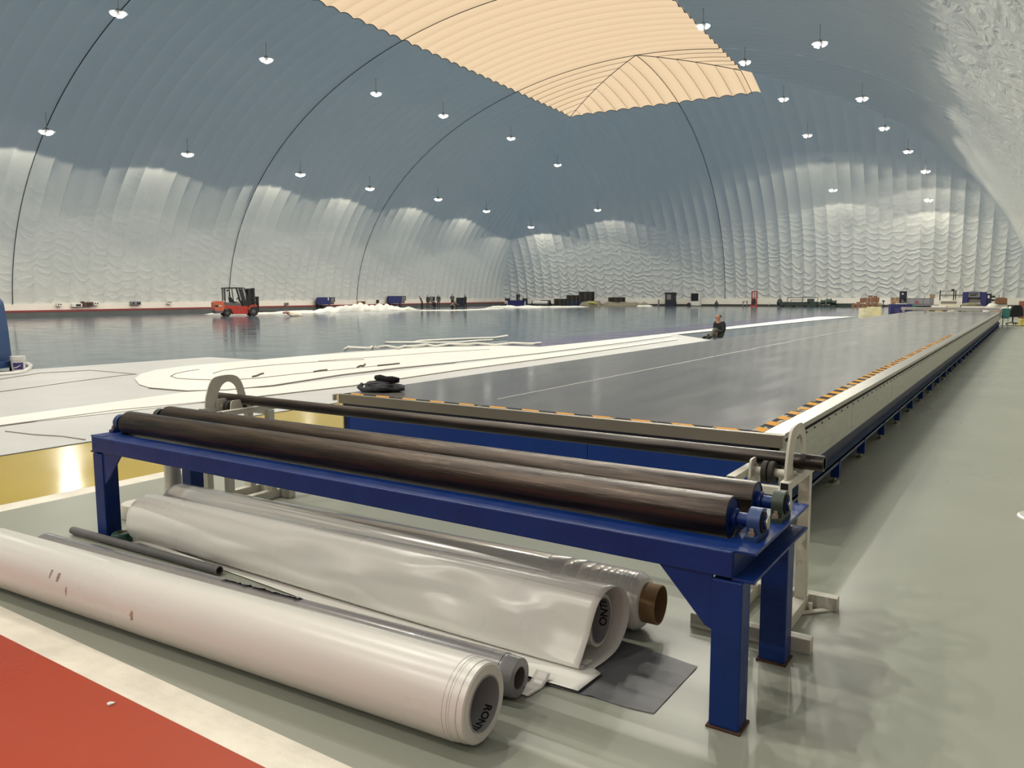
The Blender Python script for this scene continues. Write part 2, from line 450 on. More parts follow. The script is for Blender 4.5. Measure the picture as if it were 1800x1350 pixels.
def lamp_parts(root):
    b = NB(); lathe(b, (0, 0, .14), (0, 0, .5), [(0, .20), (.10, .20), (.16, .16), (.30, .12), (.34, .0)], 14); obj('housing', b, m_hous, root, smooth=True)
    for a in (.3, .3+2*PI/3, .3+4*PI/3):
        c = Vector((math.cos(a), math.sin(a), 0)); n_ = (c*.55+Vector((0, 0, -1))).normalized()
        b = NB(); lathe(b, c*.30+Vector((0, 0, .13)), c*.30+Vector((0, 0, .13))+n_, [(0, .17), (.10, .20), (.13, .12), (.14, 0)], 12); obj('led_head', b, m_glow, root, smooth=True)
    b = NB(); lathe(b, (0, 0, .20), (0, 0, .5), [(0, .56), (.03, .55), (.10, .30), (.14, .18)], 18); obj('added_shade', b, m_hous, root, smooth=True)  # cone added to keep the heads' glow off the membrane above
    b = NB(); tube(b, (0, 0, .45), (0, 0, 1.5), .025, 6)
    obj('hanger', b, m_hous, root)
spots = {}
for key, half, pw in (('u', 58, 1.0), ('l', 80, .30), ('e', 77, .28), ('r', 78, .95)):
    s = bpy.data.lights.new('flood_beam_'+key, 'SPOT'); s.energy = LAMP_W*pw; s.color = (1, .95, .83)
    s.spot_size = math.radians(half*2); s.spot_blend = .07; s.shadow_soft_size = .10
    spots[key] = s
where = {'u': 'left upper', 'l': 'left lower', 'e': 'end wall', 'r': 'right hand'}
proto = None; nl = {'u': 0, 'l': 0, 'e': 0, 'r': 0}
ORD = ['first', 'second', 'third', 'fourth', 'fifth', 'sixth', 'seventh', 'eighth', 'ninth', 'tenth', 'eleventh', 'twelfth', 'thirteenth', 'fourteenth']
for p, q, key in lamps:
    z = ell(max(abs(p), q-QC, 0), 1.8)
    loc = dw(p, q, z-.3)
    if proto is None:
        r = thing('flood_lamp', '', 'lamp', loc); lamp_parts(r); proto = r
    else:
        r = copy_tree(proto); r.location = loc
    r['lampkey'] = key
    lo = bpy.data.objects.new('flood_beam', spots[key]); COL.objects.link(lo); lo.parent = r
    lo.location = (0, 0, -.02)
    nl[key] += 1
    del r['lampkey']
    n = nl[key]
    if key == 'u': s = f"bright flood lamp, {ORD[n-1]} from the near end of the row nearest the skylight's long edge" if n <= 6 else 'flood lamp hanging under the dome behind the viewer'
    elif key == 'l': s = f"bright flood lamp low over the red-banded kerb side, {ORD[n-1]} from the near end" if n <= 7 else 'flood lamp hanging under the dome behind the viewer'
    elif key == 'e': s = ['small flood lamp alone on the end wall, nearest the hall corner', 'flood lamp on the end wall just above the cardboard boxes', 'flood lamp on the end wall, highest of three going down the slack wall', 'flood lamp on the end wall, middle of three going down the slack wall', 'flood lamp on the end wall, lowest of three near the slack wall'][n-1]
    else: s = f"bright flood lamp between skylight and slack wall, {ORD[n-1]} of seven, skylight row counted first" if n <= 7 else 'flood lamp hanging under the dome behind the viewer'
    r['label'] = s
    r['group'] = 'flood lamps under the dome'

# ================================================================== near objects
def wobj(name, bm, mat=None, parent=None, **k):
    """a part built at its final place: keeps it there under its thing"""
    o = obj(name, bm, mat, parent, **k)
    if parent is not None:
        o.matrix_parent_inverse = Matrix.LocRotScale(parent.location, parent.rotation_euler, parent.scale).inverted()
    return o
def spart(name, bm, mat, parent, **k):
    """a part of a part: both were built at their final place"""
    return obj(name, bm, mat, parent, **k)
from mathutils import noise as mnoise
def nz(x, y, z=0, s=1.0): return mnoise.noise(Vector((x*s, y*s, z*s)))

m_blue = M('blue_paint', srgb(9, 44, 108), .42, 0, var=.14, vs=5, rvar=.08, bump=.08, bs=60, spec=.3)
m_bluepanel = M('blue_panel', srgb(16, 54, 128), .45, 0, var=.06, vs=2, spec=.3)
m_bluerail = M('worn_blue_rail', srgb(70, 88, 118), .45, .1, var=.15, vs=4)
m_darkblue = M('dark_blue_channel', srgb(30, 40, 70), .5, 0, var=.1, vs=4)
m_steel = M('brushed_steel', srgb(178, 176, 166), .36, .75, var=.07, vs=3, stretch=(1, 1, 9), rvar=.06)
m_steel2 = M('steel_edge', srgb(168, 166, 156), .36, .8, var=.06, vs=3)
m_iron = M('rolled_iron', srgb(28, 25, 24), .34, .7, vs=5, stretch=(.35, 5, 5), rvar=.1, col2=srgb(72, 62, 55), bump=.12, bs=30, detail=8)
m_iron2 = M('dark_pipe_iron', srgb(24, 24, 25), .36, .7, vs=6, stretch=(.3, 4, 4), rvar=.1, col2=srgb(70, 64, 60), detail=7)
m_white = M('white_paint_steel', srgb(196, 194, 182), .5, 0, var=.08, vs=6, bump=.06)
m_rubber = M('dark_rubber', srgb(40, 36, 32), .7, 0, var=.2, vs=20)
m_black = M('black_void', srgb(12, 12, 13), .8, 0, var=.1)
m_bolt = M('zinc_bolt', srgb(165, 160, 145), .4, .8, var=.15, vs=30)
m_pvc = M('white_pvc', srgb(208, 207, 202), .30, 0, var=.03, vs=1.2, rvar=.05, spec=.5, bump=.05, bs=6)
m_pvc2 = M('white_pvc_edge', srgb(204, 200, 190), .42, 0, var=.06, vs=8)
m_core = M('grey_core_paper', srgb(150, 152, 156), .7, 0, var=.06, vs=8)
m_brown = M('brown_cardboard_core', srgb(128, 102, 72), .75, 0, var=.15, vs=10)
m_film = M('clear_film_wrap', srgb(206, 206, 202), .20, 0, var=.05, vs=2, rvar=.06, spec=.7, stretch=(.5, 3, 3), coat=.4)
m_greyfilm = M('grey_film', srgb(120, 120, 122), .25, 0, var=.08, vs=3, rvar=.06, coat=.2)
m_tarp = M('grey_tarpaulin', srgb(86, 88, 92), .5, 0, var=.12, vs=4, bump=.2, bs=9)
m_print = M('black_print', srgb(20, 20, 24), .7, 0, var=0)

# ---------------------------------------------------------------- the long table
TX0, TX1, TY0, TY1, TZ = -5.40, -1.31, 5.165, 46.0, .73
tbl = thing('cutting_table', 'very long grey-topped work table with steel sides and blue end panels', 'table', (-3.35, 5.2, 0))
def tabletop_mat():
    mt = M('grey_table_top', srgb(112, 109, 107), .13, 0, spec=.36, var=.06, vs=.9, stretch=(2.2, .5, 1), rvar=.03, bump=.02, bs=2.2)
    return mt
wobj('table_top', bx(TX0+.01, TX1-.14, TY0+.04, TY1, .69, TZ), tabletop_mat(), tbl)
f = wobj('front_fascia', bx(TX0, TX1-.0, TY0-.005, TY0+.035, .645, TZ+.002, .004), M('dull_steel_fascia', srgb(128, 124, 114), .42, .6, var=.06, vs=3), tbl)
wobj('side_lip', bx(TX1-.14, TX1, TY0+.036, TY1, .70, TZ+.006, .004), m_steel2, tbl)
wobj('side_groove', bx(TX1-.05, TX1-.02, TY0+.04, TY1, .672, .70), m_black, tbl)
wobj('rivet_strip', bx(TX1-.03, TX1-.006, TY0+.04, TY1, .640, .674, .002), m_steel2, tbl)
bm = NB(); y = TY0+.16
while y < 34: tube(bm, (TX1-.008, y, .656), (TX1-.001, y, .656), .008, 6); y += .25
tag(wobj('rivet_row', bm, m_black, tbl), kind='stuff')
y = TY0+.045; k = 0
while y < TY1-.3:
    y1 = min(y+2.42, TY1)
    wobj('side_panel', bx(TX1-.035, TX1-.02, y+.006, y1-.006, .385, .642, .002), m_steel, tbl); y = y1; k += 1
wobj('under_channel', bx(TX1-.20, TX1-.10, TY0+.05, TY1, .20, .39), m_darkblue, tbl)
wobj('upper_ledge', bx(TX1-.10, TX1-.03, TY0+.05, TY1, .372, .386), m_bluerail, tbl)
bm = NB(); box(bm, TX1-.10, TX1-.025, TY0+.05, TY1, .20, .212); box(bm, TX1-.034, TX1-.025, TY0+.05, TY1, .175, .212)
wobj('bottom_rail', bm, m_bluerail, tbl)
wobj('far_side_panel', bx(TX0, TX0+.015, TY0+.045, TY1, .10, .69), m_steel, tbl)
wobj('rear_panel', bx(TX0+.05, TX1-.1, TY1-.03, TY1-.005, .05, .69), m_bluepanel, tbl)
post = NB(); box(post, -.09, -.02, -.035, .035, .05, .20)
fo = NB(); tube(fo, (-.06, 0, .015), (-.06, 0, .06), .012, 8); lathe(fo, (-.06, 0, 0), (-.06, 0, 1), [(0, 0), (0, .04), (.012, .04), (.02, .02), (.02, 0)], 10)
y = 5.95; first = None
while y < 45:
    if first is None:
        first = wobj('support_post', post, m_blue, tbl); first.location = (TX1, y, 0)
        ff = obj('levelling_foot', fo, m_bolt, first); first_y = y
    else:
        c = first.copy(); COL.objects.link(c); c.location = (TX1, y, 0)
        d = ff.copy(); COL.objects.link(d); d.parent = c
    y += 1.24
for x0, x1 in ((TX0+.03, -5.345), (-5.341, -2.793), (-2.789, TX1-.12)):
    wobj('end_panel', bx(x0, x1, TY0+.07, TY0+.085, .02, .60, .002), m_bluepanel, tbl)
wobj('end_panel_ledge', bx(TX0+.02, TX1-.1, TY0+.05, TY0+.09, .60, .646), m_darkblue, tbl)
# corner bracket and a strip of masking tape on it
bm = NB(); box(bm, TX0-.05, TX0, TY0, TY0+.05, .67, .71, .003); box(bm, TX0-.075, TX0-.05, TY0-.01, TY0+.06, .665, .725, .003)
wobj('corner_bracket', bm, m_steel, tbl)
m_mask = M('masking_tape', srgb(206, 190, 150), .7, var=.1, vs=20)
wobj('masking_tape', bx(TX0-.012, TX0+.012, TY0-.009, TY0-.006, .60, .733), m_mask, tbl)
bm = NB(); box(bm, TX1-.004, TX1+.006, TY0-.004, TY0+.03, .655, .735); tube(bm, (TX1+.005, TY0+.015, .715), (TX1+.012, TY0+.015, .715), .01, 8); tube(bm, (TX1+.005, TY0+.015, .68), (TX1+.012, TY0+.015, .68), .01, 8)
wobj('rail_end_plate', bm, m_steel2, tbl)
def hazard_mat(name, per, slant, wear):
    mt = bpy.data.materials.new(name); mt.use_nodes = True; nt = mt.node_tree; N = nt.nodes; L = nt.links; b = N['Principled BSDF']
    tc = N.new('ShaderNodeTexCoord'); sp = N.new('ShaderNodeSeparateXYZ'); L.new(tc.outputs['Object'], sp.inputs[0])
    a, c = (0, 1) if slant > 0 else (1, 0)
    t = math_node(nt, 'MULTIPLY_ADD', sp.outputs[c], abs(slant)); L.new(sp.outputs[a], t.node.inputs[2])
    fr = math_node(nt, 'FRACT', math_node(nt, 'DIVIDE', t, per))
    st = math_node(nt, 'GREATER_THAN', fr, .5)
    mx = N.new('ShaderNodeMix'); mx.data_type = 'RGBA'; L.new(st, mx.inputs[0])
    mx.inputs[6].default_value = srgb(46, 46, 50); mx.inputs[7].default_value = srgb(206, 150, 66)
    nzz = N.new('ShaderNodeTexNoise'); nzz.inputs['Scale'].default_value = 9; nzz.inputs['Detail'].default_value = 6; L.new(tc.outputs['Object'], nzz.inputs[0])
    wr = math_node(nt, 'GREATER_THAN', nzz.outputs[0], wear)
    mx2 = N.new('ShaderNodeMix'); mx2.data_type = 'RGBA'; L.new(wr, mx2.inputs[0]); L.new(mx.outputs[2], mx2.inputs[6]); mx2.inputs[7].default_value = srgb(170, 165, 150)
    L.new(mx2.outputs[2], b.inputs['Base Color']); b.inputs['Roughness'].default_value = .8; b.inputs['Specular IOR Level'].default_value = .08
    return mt
wobj('hazard_tape', bx(TX0+.02, -1.55, TY0+.05, TY0+.105, TZ, TZ+.0015), hazard_mat('hazard_tape_end', .32, .8, .66), tbl)
wobj('hazard_tape', bx(TX1-.235, TX1-.15, TY0+.06, 20.0, TZ, TZ+.0015), hazard_mat('hazard_tape_side', .30, -.6, .60), tbl)
m_line = M('pale_line', srgb(176, 172, 168), .4, var=.05)
wobj('marking_line', bx(-3.935, -3.918, TY0+.5, TY1-.4, TZ, TZ+.001), m_line, tbl)

# ---------------------------------------------------------------- blue stand carrying two iron rollers
st = thing('roller_stand', 'blue steel stand carrying two long dark iron rollers', 'roller stand', (-3.05, 3.15, 0))
SX0, SX1, SY0, SY1, SB, ST = -5.285, -.83, 2.77, 3.54, .603, .705
wobj('front_beam', bx(SX0, SX1-.04, SY0, SY0+.158, SB, ST, .006), m_blue, st)
wobj('rear_beam', bx(SX0, SX1-.04, SY1-.11, SY1, SB, ST, .006), m_blue, st)
for s, xw in ((1, SX1-.045), (-1, SX0+.045)):
    bm = NB(); a = lambda t: xw+s*t
    def bs(t0, t1, y0, y1, z0, z1): box(bm, min(a(t0), a(t1)), max(a(t0), a(t1)), y0, y1, z0, z1, .002)
    bs(0, .009, SY0+.012, SY1+.06, SB-.002, ST); bs(-.05, .085, SY0+.02, SY1+.06, ST-.009, ST+.003); bs(0, .085, SY0+.012, SY1+.06, SB-.012, SB)
    wobj('end_channel', bm, m_blue, st)
m_rust = M('rusty_foot', srgb(70, 46, 34), .85, var=.3, vs=14)
for x0 in (SX0+.0, SX1-.116):
    for y0 in (SY0+.003, SY1-.11):
        lg = wobj('leg', bx(x0, x0+.116, y0, y0+.108, .008, SB-.012, .006), m_blue, st)
        fp = wobj('foot_plate', bx(x0-.008, x0+.124, y0-.008, y0+.116, 0, .009), m_rust, st)
for xa, xb in ((SX1-.116, SX1-.33), (SX0+.116, SX0+.33)):
    for y0 in (SY0+.01, SY1-.03):
        prism_b = NB(); prism(prism_b, [(xa, SB), (xb, SB), (xa+(xb-xa)*.12, SB-.205), (xa, SB-.215)], 'y', y0, y0+.012)
        wobj('gusset', prism_b, m_blue, st)
m_bgreen = M('green_bearing', srgb(52, 66, 56), .5, .2, var=.15, vs=12)
def roller(y, z, r, xl, xr, bmat):
    b = NB(); lathe(b, (xl, y, z), (xr, y, z), [(.012, r-.012), (0, r-.004), (.003, r), (xr-xl-.003, r), (xr-xl, r-.004), (xr-xl-.012, r-.012)], 40)
    ro = wobj('roller', b, m_iron, st); auto_smooth(ro)
    for x_, s in ((xr, 1), (xl, -1)):
        b = NB(); lathe(b, (x_-s*.010, y, z), (x_+s, y, z), [(0, 0), (0, r-.006), (.006, r-.006), (.006, .04), (.03, .04), (.03, 0)], 32)
        auto_smooth(spart('end_cap', b, m_blue, ro))
        b = NB(); tube(b, (x_-s*.01, y, z), (x_+s*.135, y, z), .027, 20); auto_smooth(spart('shaft', b, m_blue, ro))
    for xc, s in ((xr+.095, 1), (xl-.095, -1)):
        zb = ST+.003
        prof = [(y-.085, zb), (y+.085, zb), (y+.085, zb+.018), (y+.055, zb+.022)]
        top = [(y+.056*math.cos(t), z+.056*math.sin(t)) for t in np.linspace(-.25, PI+.25, 18)]
        b = NB(); prism(b, prof+top+[(y-.055, zb+.022), (y-.085, zb+.018)], 'x', xc-.024, xc+.024)
        be = wobj('bearing', b, bmat, st); auto_smooth(be, 30)
        b = NB(); tube(b, (xc+s*.02, y, z), (xc+s*.03, y, z), .042, 22, .026); auto_smooth(spart('bearing_ring', b, m_black, be))
        b = NB(); tube(b, (xc+s*.022, y, z), (xc+s*.045, y, z), .024, 16); auto_smooth(spart('shaft_end', b, m_bolt, be))
        for dy in (-.068, .068):
            b = NB(); tube(b, (xc, y+dy, zb+.018), (xc, y+dy, zb+.034), .014, 6); tube(b, (xc, y+dy, zb+.03), (xc, y+dy, zb+.048), .008, 8)
            spart('bolt', b, m_bolt, be)
roller(3.0, .768, .087, -5.20, -.945, M('blue_bearing', srgb(36, 62, 110), .45, .2, var=.15, vs=12))
roller(3.30, .772, .082, -5.205, -.935, m_bgreen)

# ---------------------------------------------------------------- two white racks and the pipe lying on them
def pipe_rack(xo, s, label):
    t = thing('pipe_rack', label, 'rack', (xo-s*.12, 3.93, 0), group='white racks holding the loose pipe')
    X = lambda i: xo-s*i
    def bb(bm, i0, i1, *r, bev=.003): box(bm, min(X(i0), X(i1)), max(X(i0), X(i1)), *r, bev); return bm
    for y0 in (3.605, 4.19): wobj('foot', bb(NB(), -.17, .405, y0, y0+.062, 0, .07), m_white, t)
    for i0 in (-.03, .235): wobj('base_rail', bb(NB(), i0, i0+.062, 3.667, 4.19, .002, .068), m_white, t)
    for i0 in (-.028, .237):
        for y0 in (3.70, 4.105): wobj('column', bb(NB(), i0, i0+.055, y0, y0+.055, .068, .732), m_white, t)
    for i0 in (-.03, .225):
        tt = wobj('top_tube', bb(NB(), i0, i0+.045, 3.69, 4.2, .732, .772), m_white, t)
        wobj('tube_mouth_shade', bb(NB(), i0+.005, i0+.04, 3.6895, 3.70, .737, .767, bev=0), m_black, t)  # darkness inside the open tube, painted as a black block
    for y0 in (3.74, 4.12): wobj('cross_bar', bb(NB(), .015, .225, y0, y0+.04, .692, .732), m_white, t)
    wobj('brace', bb(NB(), -.02, .02, 3.755, 4.105, .39, .43), m_white, t)
    wobj('brace', bb(NB(), .245, .285, 3.755, 4.105, .39, .43), m_white, t)
    # hoop plate
    out = [(3.725, .75), (3.735, .85), (3.79, .985), (3.87, 1.016), (4.00, 1.012), (4.07, .955), (4.115, .81), (4.12, .75)]
    inn = [(4.04, .75), (4.035, .85), (4.015, .92), (3.97, .957), (3.92, .96), (3.875, .925), (3.845, .86), (3.84, .75)]
    def smooth(P, n=5):
        r = []
        for i in range(len(P)-1):
            p0, p1, p2, p3 = [Vector(P[max(0, min(len(P)-1, j))]) for j in (i-1, i, i+1, i+2)]
            for k in range(n):
                u = k/n
                r.append(tuple(.5*((2*p1)+(p2-p0)*u+(2*p0-5*p1+4*p2-p3)*u*u+(3*p1-p0-3*p2+p3)*u**3)))
        return r+[P[-1]]
    so, si = smooth(out), smooth(inn)[::-1]
    b = NB(); nn = min(len(so), len(si)); rows = []
    for x in (X(-.006), X(.006)): rows.append(([b.verts.new((x, *p)) for p in so], [b.verts.new((x, *p)) for p in si]))
    for k in range(nn-1):
        for (O, I) in rows: b.faces.new([O[k], O[k+1], I[k+1], I[k]])
        for w_ in (0, 1): b.faces.new([rows[0][w_][k], rows[0][w_][k+1], rows[1][w_][k+1], rows[1][w_][k]])
    for k in (0, nn-1): b.faces.new([rows[0][0][k], rows[0][1][k], rows[1][1][k], rows[1][0][k]])
    bmesh.ops.recalc_face_normals(b, faces=b.faces[:])
    wobj('hoop_plate', b, m_white, t)
    for i0 in (0.012, .19):
        for yc in (3.872, 4.028):
            poly = fillet([(yc-.06, .745), (yc+.06, .745), (yc+.05, .835), (yc-.05, .835)], [0, 0, .03, .03])
            b = NB(); prism(b, poly, 'x', min(X(i0), X(i0+.01)), max(X(i0), X(i0+.01))); wobj('axle_plate', b, m_white, t)
    for yc in (3.872, 4.028):
        b = NB(); tube(b, (X(-.014), yc, .774), (X(.21), yc, .774), .02, 16); auto_smooth(wobj('axle', b, m_white, t))
        for i0 in (.085, .117):
            b = NB(); lathe(b, (X(i0), yc, .774), (X(i0+1), yc, .774), [(0, .021), (0, .05), (.004, .054), (.024, .054), (.028, .05), (.028, .021)], 28)
            auto_smooth(wobj('wheel', b, m_rubber, t))
        for sgn in (1,):
            b = NB(); tube(b, (X(-.006), yc, .774), (X(-.02), yc, .774), .016, 6); wobj('nut', b, m_bolt, t)
    # levelling bolt with tie plate on the outer foot
    b = NB(); prism(b, [(X(-.14), 4.17), (X(.0), 4.02), (X(.02), 4.03), (X(-.1), 4.18)], 'z', .004, .012); tube(b, (X(-.05), 4.13, .012), (X(-.05), 4.13, .045), .012, 8); wobj('tie_plate', b, m_white, t)
    return t
pipe_rack(-.93, 1, 'white pipe rack standing behind the near right end of the blue roller stand')
pipe_rack(-5.385, -1, 'white pipe rack standing on the membrane side of the blue roller stand')
b = NB(); lathe(b, (-5.52, 3.95, .828), (-.802, 3.95, .828), [(0, .030), (0, .0385), (4.718, .0385), (4.718, .030), (4.4, .030)], 28)
o = obj('steel_pipe', b, m_iron2); auto_smooth(o); tag(o, 'long bare dark iron pipe laid across the two white racks', 'pipe')

# ---------------------------------------------------------------- rolls of sheet on the floor
def ring_text(txt, P1, axis_in, r, size, ang0, updir, depth_in, parent, mat=m_print, flip=1):
    """lettering bent round the inside of a tube. axis_in: unit vector into the tube; ang0: angle of the middle of the word (0 = +y side, 90 = top)"""
    cu = bpy.data.curves.new('txt', 'FONT'); cu.body = txt; cu.size = size; cu.align_x = 'CENTER'; cu.offset = .0012
    to = bpy.data.objects.new('txt', cu); COL.objects.link(to)
    bpy.context.view_layer.update()
    me = bpy.data.meshes.new_from_object(to.evaluated_get(bpy.context.evaluated_depsgraph_get()))
    bpy.data.objects.remove(to, do_unlink=True)
    b = bmesh.new(); b.from_mesh(me); bpy.data.meshes.remove(me)
    bmesh.ops.triangulate(b, faces=b.faces[:])
    bmesh.ops.subdivide_edges(b, edges=b.edges[:], cuts=2)
    ax = Vector(axis_in).normalized(); yv = Vector((0, 0, 1)).cross(ax); yv = yv if yv.y > 0 else -yv; zv = Vector((0, 0, 1))
    for v in b.verts:
        a = ang0+flip*v.co.x/r
        v.co = Vector(P1)+ax*(depth_in+updir*v.co.y)+(yv*math.cos(a)+zv*math.sin(a))*(r-.0012)
    return wobj('lettering', b, mat, parent)

# front roll
P0, P1 = Vector((-4.99, 1.99, .157)), Vector((-1.595, 2.205, .157)); L = (P1-P0).length
t = thing('membrane_roll', 'thick white sheet roll lying nearest the red floor, scuff marks on it', 'roll', ((P0+P1)/2).to_2d().to_3d())
b = NB(); lathe(b, P0, P1, [(0, .104), (.002, .148), (.03, .155), (L-.085, .155), (L-.084, .1535), (L-.068, .1532), (L-.067, .1515), (L-.058, .1512), (L-.057, .150), (L-.030, .1492), (L-.029, .1465), (L-.005, .1455), (L, .139), (L, .104), (L-.4, .103)], 64)
o = wobj('wound_sheet', b, m_pvc, t); auto_smooth(o, 22)
b = NB(); lathe(b, P0, P1, [(0, .10), (0, .104), (L+.003, .104), (L+.003, .099), (.3, .099), (.3, 0)], 48)
auto_smooth(wobj('core', b, m_core, t), 40)
m_scuff = M('scuff_brown', srgb(150, 128, 112), .6, var=.3, vs=40)
for (s, w_, a) in ((.86, .012, 150), (.93, .02, 152), (1.02, .01, 172), (1.55, .022, 178)):
    d = (P1-P0).normalized(); yv = Vector((0, 0, 1)).cross(d); yv = yv if yv.y > 0 else -yv
    b = NB()
    def sc(u, v): 
        an = math.radians(a)+(u-.5)*.28; return P0+d*(s+(v-.5)*w_+.01*nz(u*5, v*3, s))+(yv*math.cos(an)+Vector((0, 0, 1))*math.sin(an))*.1556
    grid(b, sc, 6, 1); wobj('scuff_mark', b, m_scuff, t)
ring_text('RONTE', P1, P0-P1, .099, .042, math.radians(-72), -1, .046, t, flip=-1)

# second roll: loosened outer wrap with its tail on the floor
P0, P1 = Vector((-4.93, 2.935, .16)), Vector((-1.53, 3.07, .16)); L = (P1-P0).length
t = thing('membrane_roll', 'loosened white sheet roll with its free edge trailing on the floor', 'roll', ((P0+P1)/2).to_2d().to_3d())
A = [(-.10, .006), (-.06, .005), (.02, .005), (.09, .03), (.145, .09), (.155, .165), (.135, .24), (.08, .295), (0, .315), (-.08, .295), (-.135, .24), (-.155, .165), (-.15, .1), (-.12, .045), (-.075, .018), (0, .012)]
B = [(-.36, .016), (-.20, .016), (-.04, .012), (.07, .03), (.15, .10), (.175, .18), (.15, .26), (.085, .315), (0, .33), (-.065, .305), (-.115, .24), (-.155, .165), (-.195, .085), (-.21, .03), (-.16, .015), (-.08, .014)]
def cr(P, u):
    n = len(P)-1; i = min(int(u*n), n-1); f = u*n-i
    p0, p1, p2, p3 = [Vector(P[max(0, min(n, j))]) for j in (i-1, i, i+1, i+2)]
    return .5*((2*p1)+(p2-p0)*f+(2*p0-5*p1+4*p2-p3)*f*f+(3*p1-p0-3*p2+p3)*f**3)
def loose(s, u):
    w_ = s*s*(3-2*s); pa, pb = cr(A, u), cr(B, u)
    p = pa.lerp(pb, w_)
    front = max(0, 1-abs(u-.72)/.14)
    k = .022*w_*front*(math.sin(s*23+u*9)+.6*math.sin(s*41-u*14+1)) + .006*front*nz(s*9, u*20)
    base = P0.lerp(P1, s)
    x = base.x+.03*math.sin(u*5)*s+ (.05*s if u < .08 else 0)
    return Vector((x, base.y+p.x-k, max(.004, p.y+.4*k)))
b = NB(); grid(b, loose, 90, 90)
o = wobj('outer_wrap', b, M('white_pvc_loose', srgb(226, 225, 220), .28, 0, var=.02, vs=1.2, rvar=.05, bump=.05, bs=5), t, smooth=True)
so = o.modifiers.new('thickness', 'SOLIDIFY'); so.thickness = .003; so.offset = 0
b = NB(); lathe(b, P0+Vector((.01, 0, .012)), P1+Vector((-.03, 0, .012)), [(0, .105), (0, .118), (L-.04, .118), (L-.04, .105), (L-.5, .104)], 48)
auto_smooth(wobj('wound_sheet', b, m_pvc2, t), 40)
b = NB(); lathe(b, P0+Vector((.01, 0, .012)), P1+Vector((-.03, 0, .012)), [(0, .101), (0, .105), (L-.037, .105), (L-.037, .1), (.3, .1), (.3, 0)], 48)
auto_smooth(wobj('core', b, m_core, t), 40)
ring_text('ONTEX', P1+Vector((-.03, 0, .012)), P0-P1, .1, .052, math.radians(12), 1, .012, t, flip=1)

# third roll: film wrapped with a brown core
P0, P1 = Vector((-5.12, 3.27, .15)), Vector((-1.50, 3.43, .15)); L = (P1-P0).length
t = thing('film_roll', 'film-wrapped pale roll with brown cardboard core, farthest under the blue stand', 'roll', ((P0+P1)/2).to_2d().to_3d())
b = NB(); prof = [(0, .098), (.0, .135), (.02, .146), (.05, .148)]
prof += [(L-.52, .148), (L-.519, .1465)]
for k, s in enumerate((.42, .33, .27, .22, .18, .145, .115, .09, .07, .05, .035)): prof += [(L-s, .1465-.0004*k), (L-s+.001, .1455-.0005*k), (L-s+.002, .1463-.0006*k)]
prof += [(L-.015, .132), (L, .118), (L+.002, .096)]
lathe(b, P0, P1, prof, 64); auto_smooth(wobj('wound_film', b, m_film, t), 50)
b = NB(); lathe(b, P0, P1, [(0, .09), (0, .096), (L+.075, .096), (L+.078, .094), (L+.078, .088), (L-.4, .088), (L-.4, 0)], 48); auto_smooth(wobj('core', b, m_brown, t), 40)

# slim grey film roll tucked behind the front roll
P0, P1 = Vector((-5.08, 2.335, .088)), Vector((-1.665, 2.55, .088)); L = (P1-P0).length
t = thing('film_roll', 'slim grey film roll tucked close behind the front white roll', 'roll', ((P0+P1)/2).to_2d().to_3d())
b = NB(); lathe(b, P0, P1, [(0, .046), (0, .086), (L-.07, .087), (L-.068, .084), (L-.045, .0835), (L-.043, .082), (L-.004, .081), (L, .078), (L, .046), (L-.2, .046)], 48); auto_smooth(wobj('wound_film', b, m_greyfilm, t), 40)
b = NB(); lathe(b, P0, P1, [(0, .042), (0, .046), (L-.002, .046), (L-.002, .042), (L-.3, .042), (L-.3, 0)], 32); auto_smooth(wobj('core', b, M('dark_core', srgb(92, 82, 74), .8), t), 40)
b = NB()
def flap(u, v):
    an = -PI/2-.3+u*1.5
    r_ = .089+.03*u
    return Vector((-1.71+.07*v+.02*u, 2.55+.05+r_*math.cos(an)*1.1, max(.004, .09+r_*math.sin(an)*.98)))
grid(b, flap, 16, 4); o = wobj('loose_edge', b, m_pvc, t, smooth=True); mo = o.modifiers.new('thickness', 'SOLIDIFY'); mo.thickness = .002

# grey tarpaulin under the loose roll's end
b = NB(); PG = [(-1.86, 2.68), (-1.155, 2.74), (-1.15, 3.215), (-1.62, 3.28)]
def tarp(u, v):
    a_, b_, c_, d_ = [Vector(p) for p in (PG[0], PG[1], PG[2], PG[3])]
    p = (a_*(1-u)+b_*u)*(1-v)+(d_*(1-u)+c_*u)*v
    p.y += .02*nz(u*3, v*3, 2)
    return Vector((p.x, p.y,   .0035+.004*max(0, nz(u*4, v*5, 9))+.005*math.exp(-((u-.62+.2*v)/.03)**2)))
grid(b, tarp, 40, 24); o = obj('tarpaulin', b, m_tarp, smooth=True); tag(o, 'creased dark grey tarpaulin sheet spread under the loosened white roll', 'tarpaulin')

# loose tubes and small rolls by the stand's far legs
b = NB(); a_, c_ = at(128, 932, .03), at(386, 1003, .03)
lathe(b, a_, c_, [(0, 0), (0, .026), ((c_-a_).length, .026), ((c_-a_).length, .021), ((c_-a_).length-.2, .02), ((c_-a_).length-.2, 0)], 24)
o = obj('cardboard_tube', b, M('dark_grey_tube', srgb(92, 92, 93), .65, var=.12, vs=6)); auto_smooth(o); tag(o, 'dark grey tube lying on the floor before the blue leg', 'tube')
b = NB(); a_, c_ = at(244, 950, .02), at(360, 992, .02)
lathe(b, a_, c_, [(0, .013), (0, .017), ((c_-a_).length, .017), ((c_-a_).length, .013)], 20, closed=True)
o = obj('plastic_tube', b, m_pvc); auto_smooth(o); tag(o, 'thin white tube lying between dark tube and loosened roll', 'tube')
t = thing('tape_roll', 'short wide white roll standing flat beside the blue leg', 'roll', (-5.52, 3.22, 0))
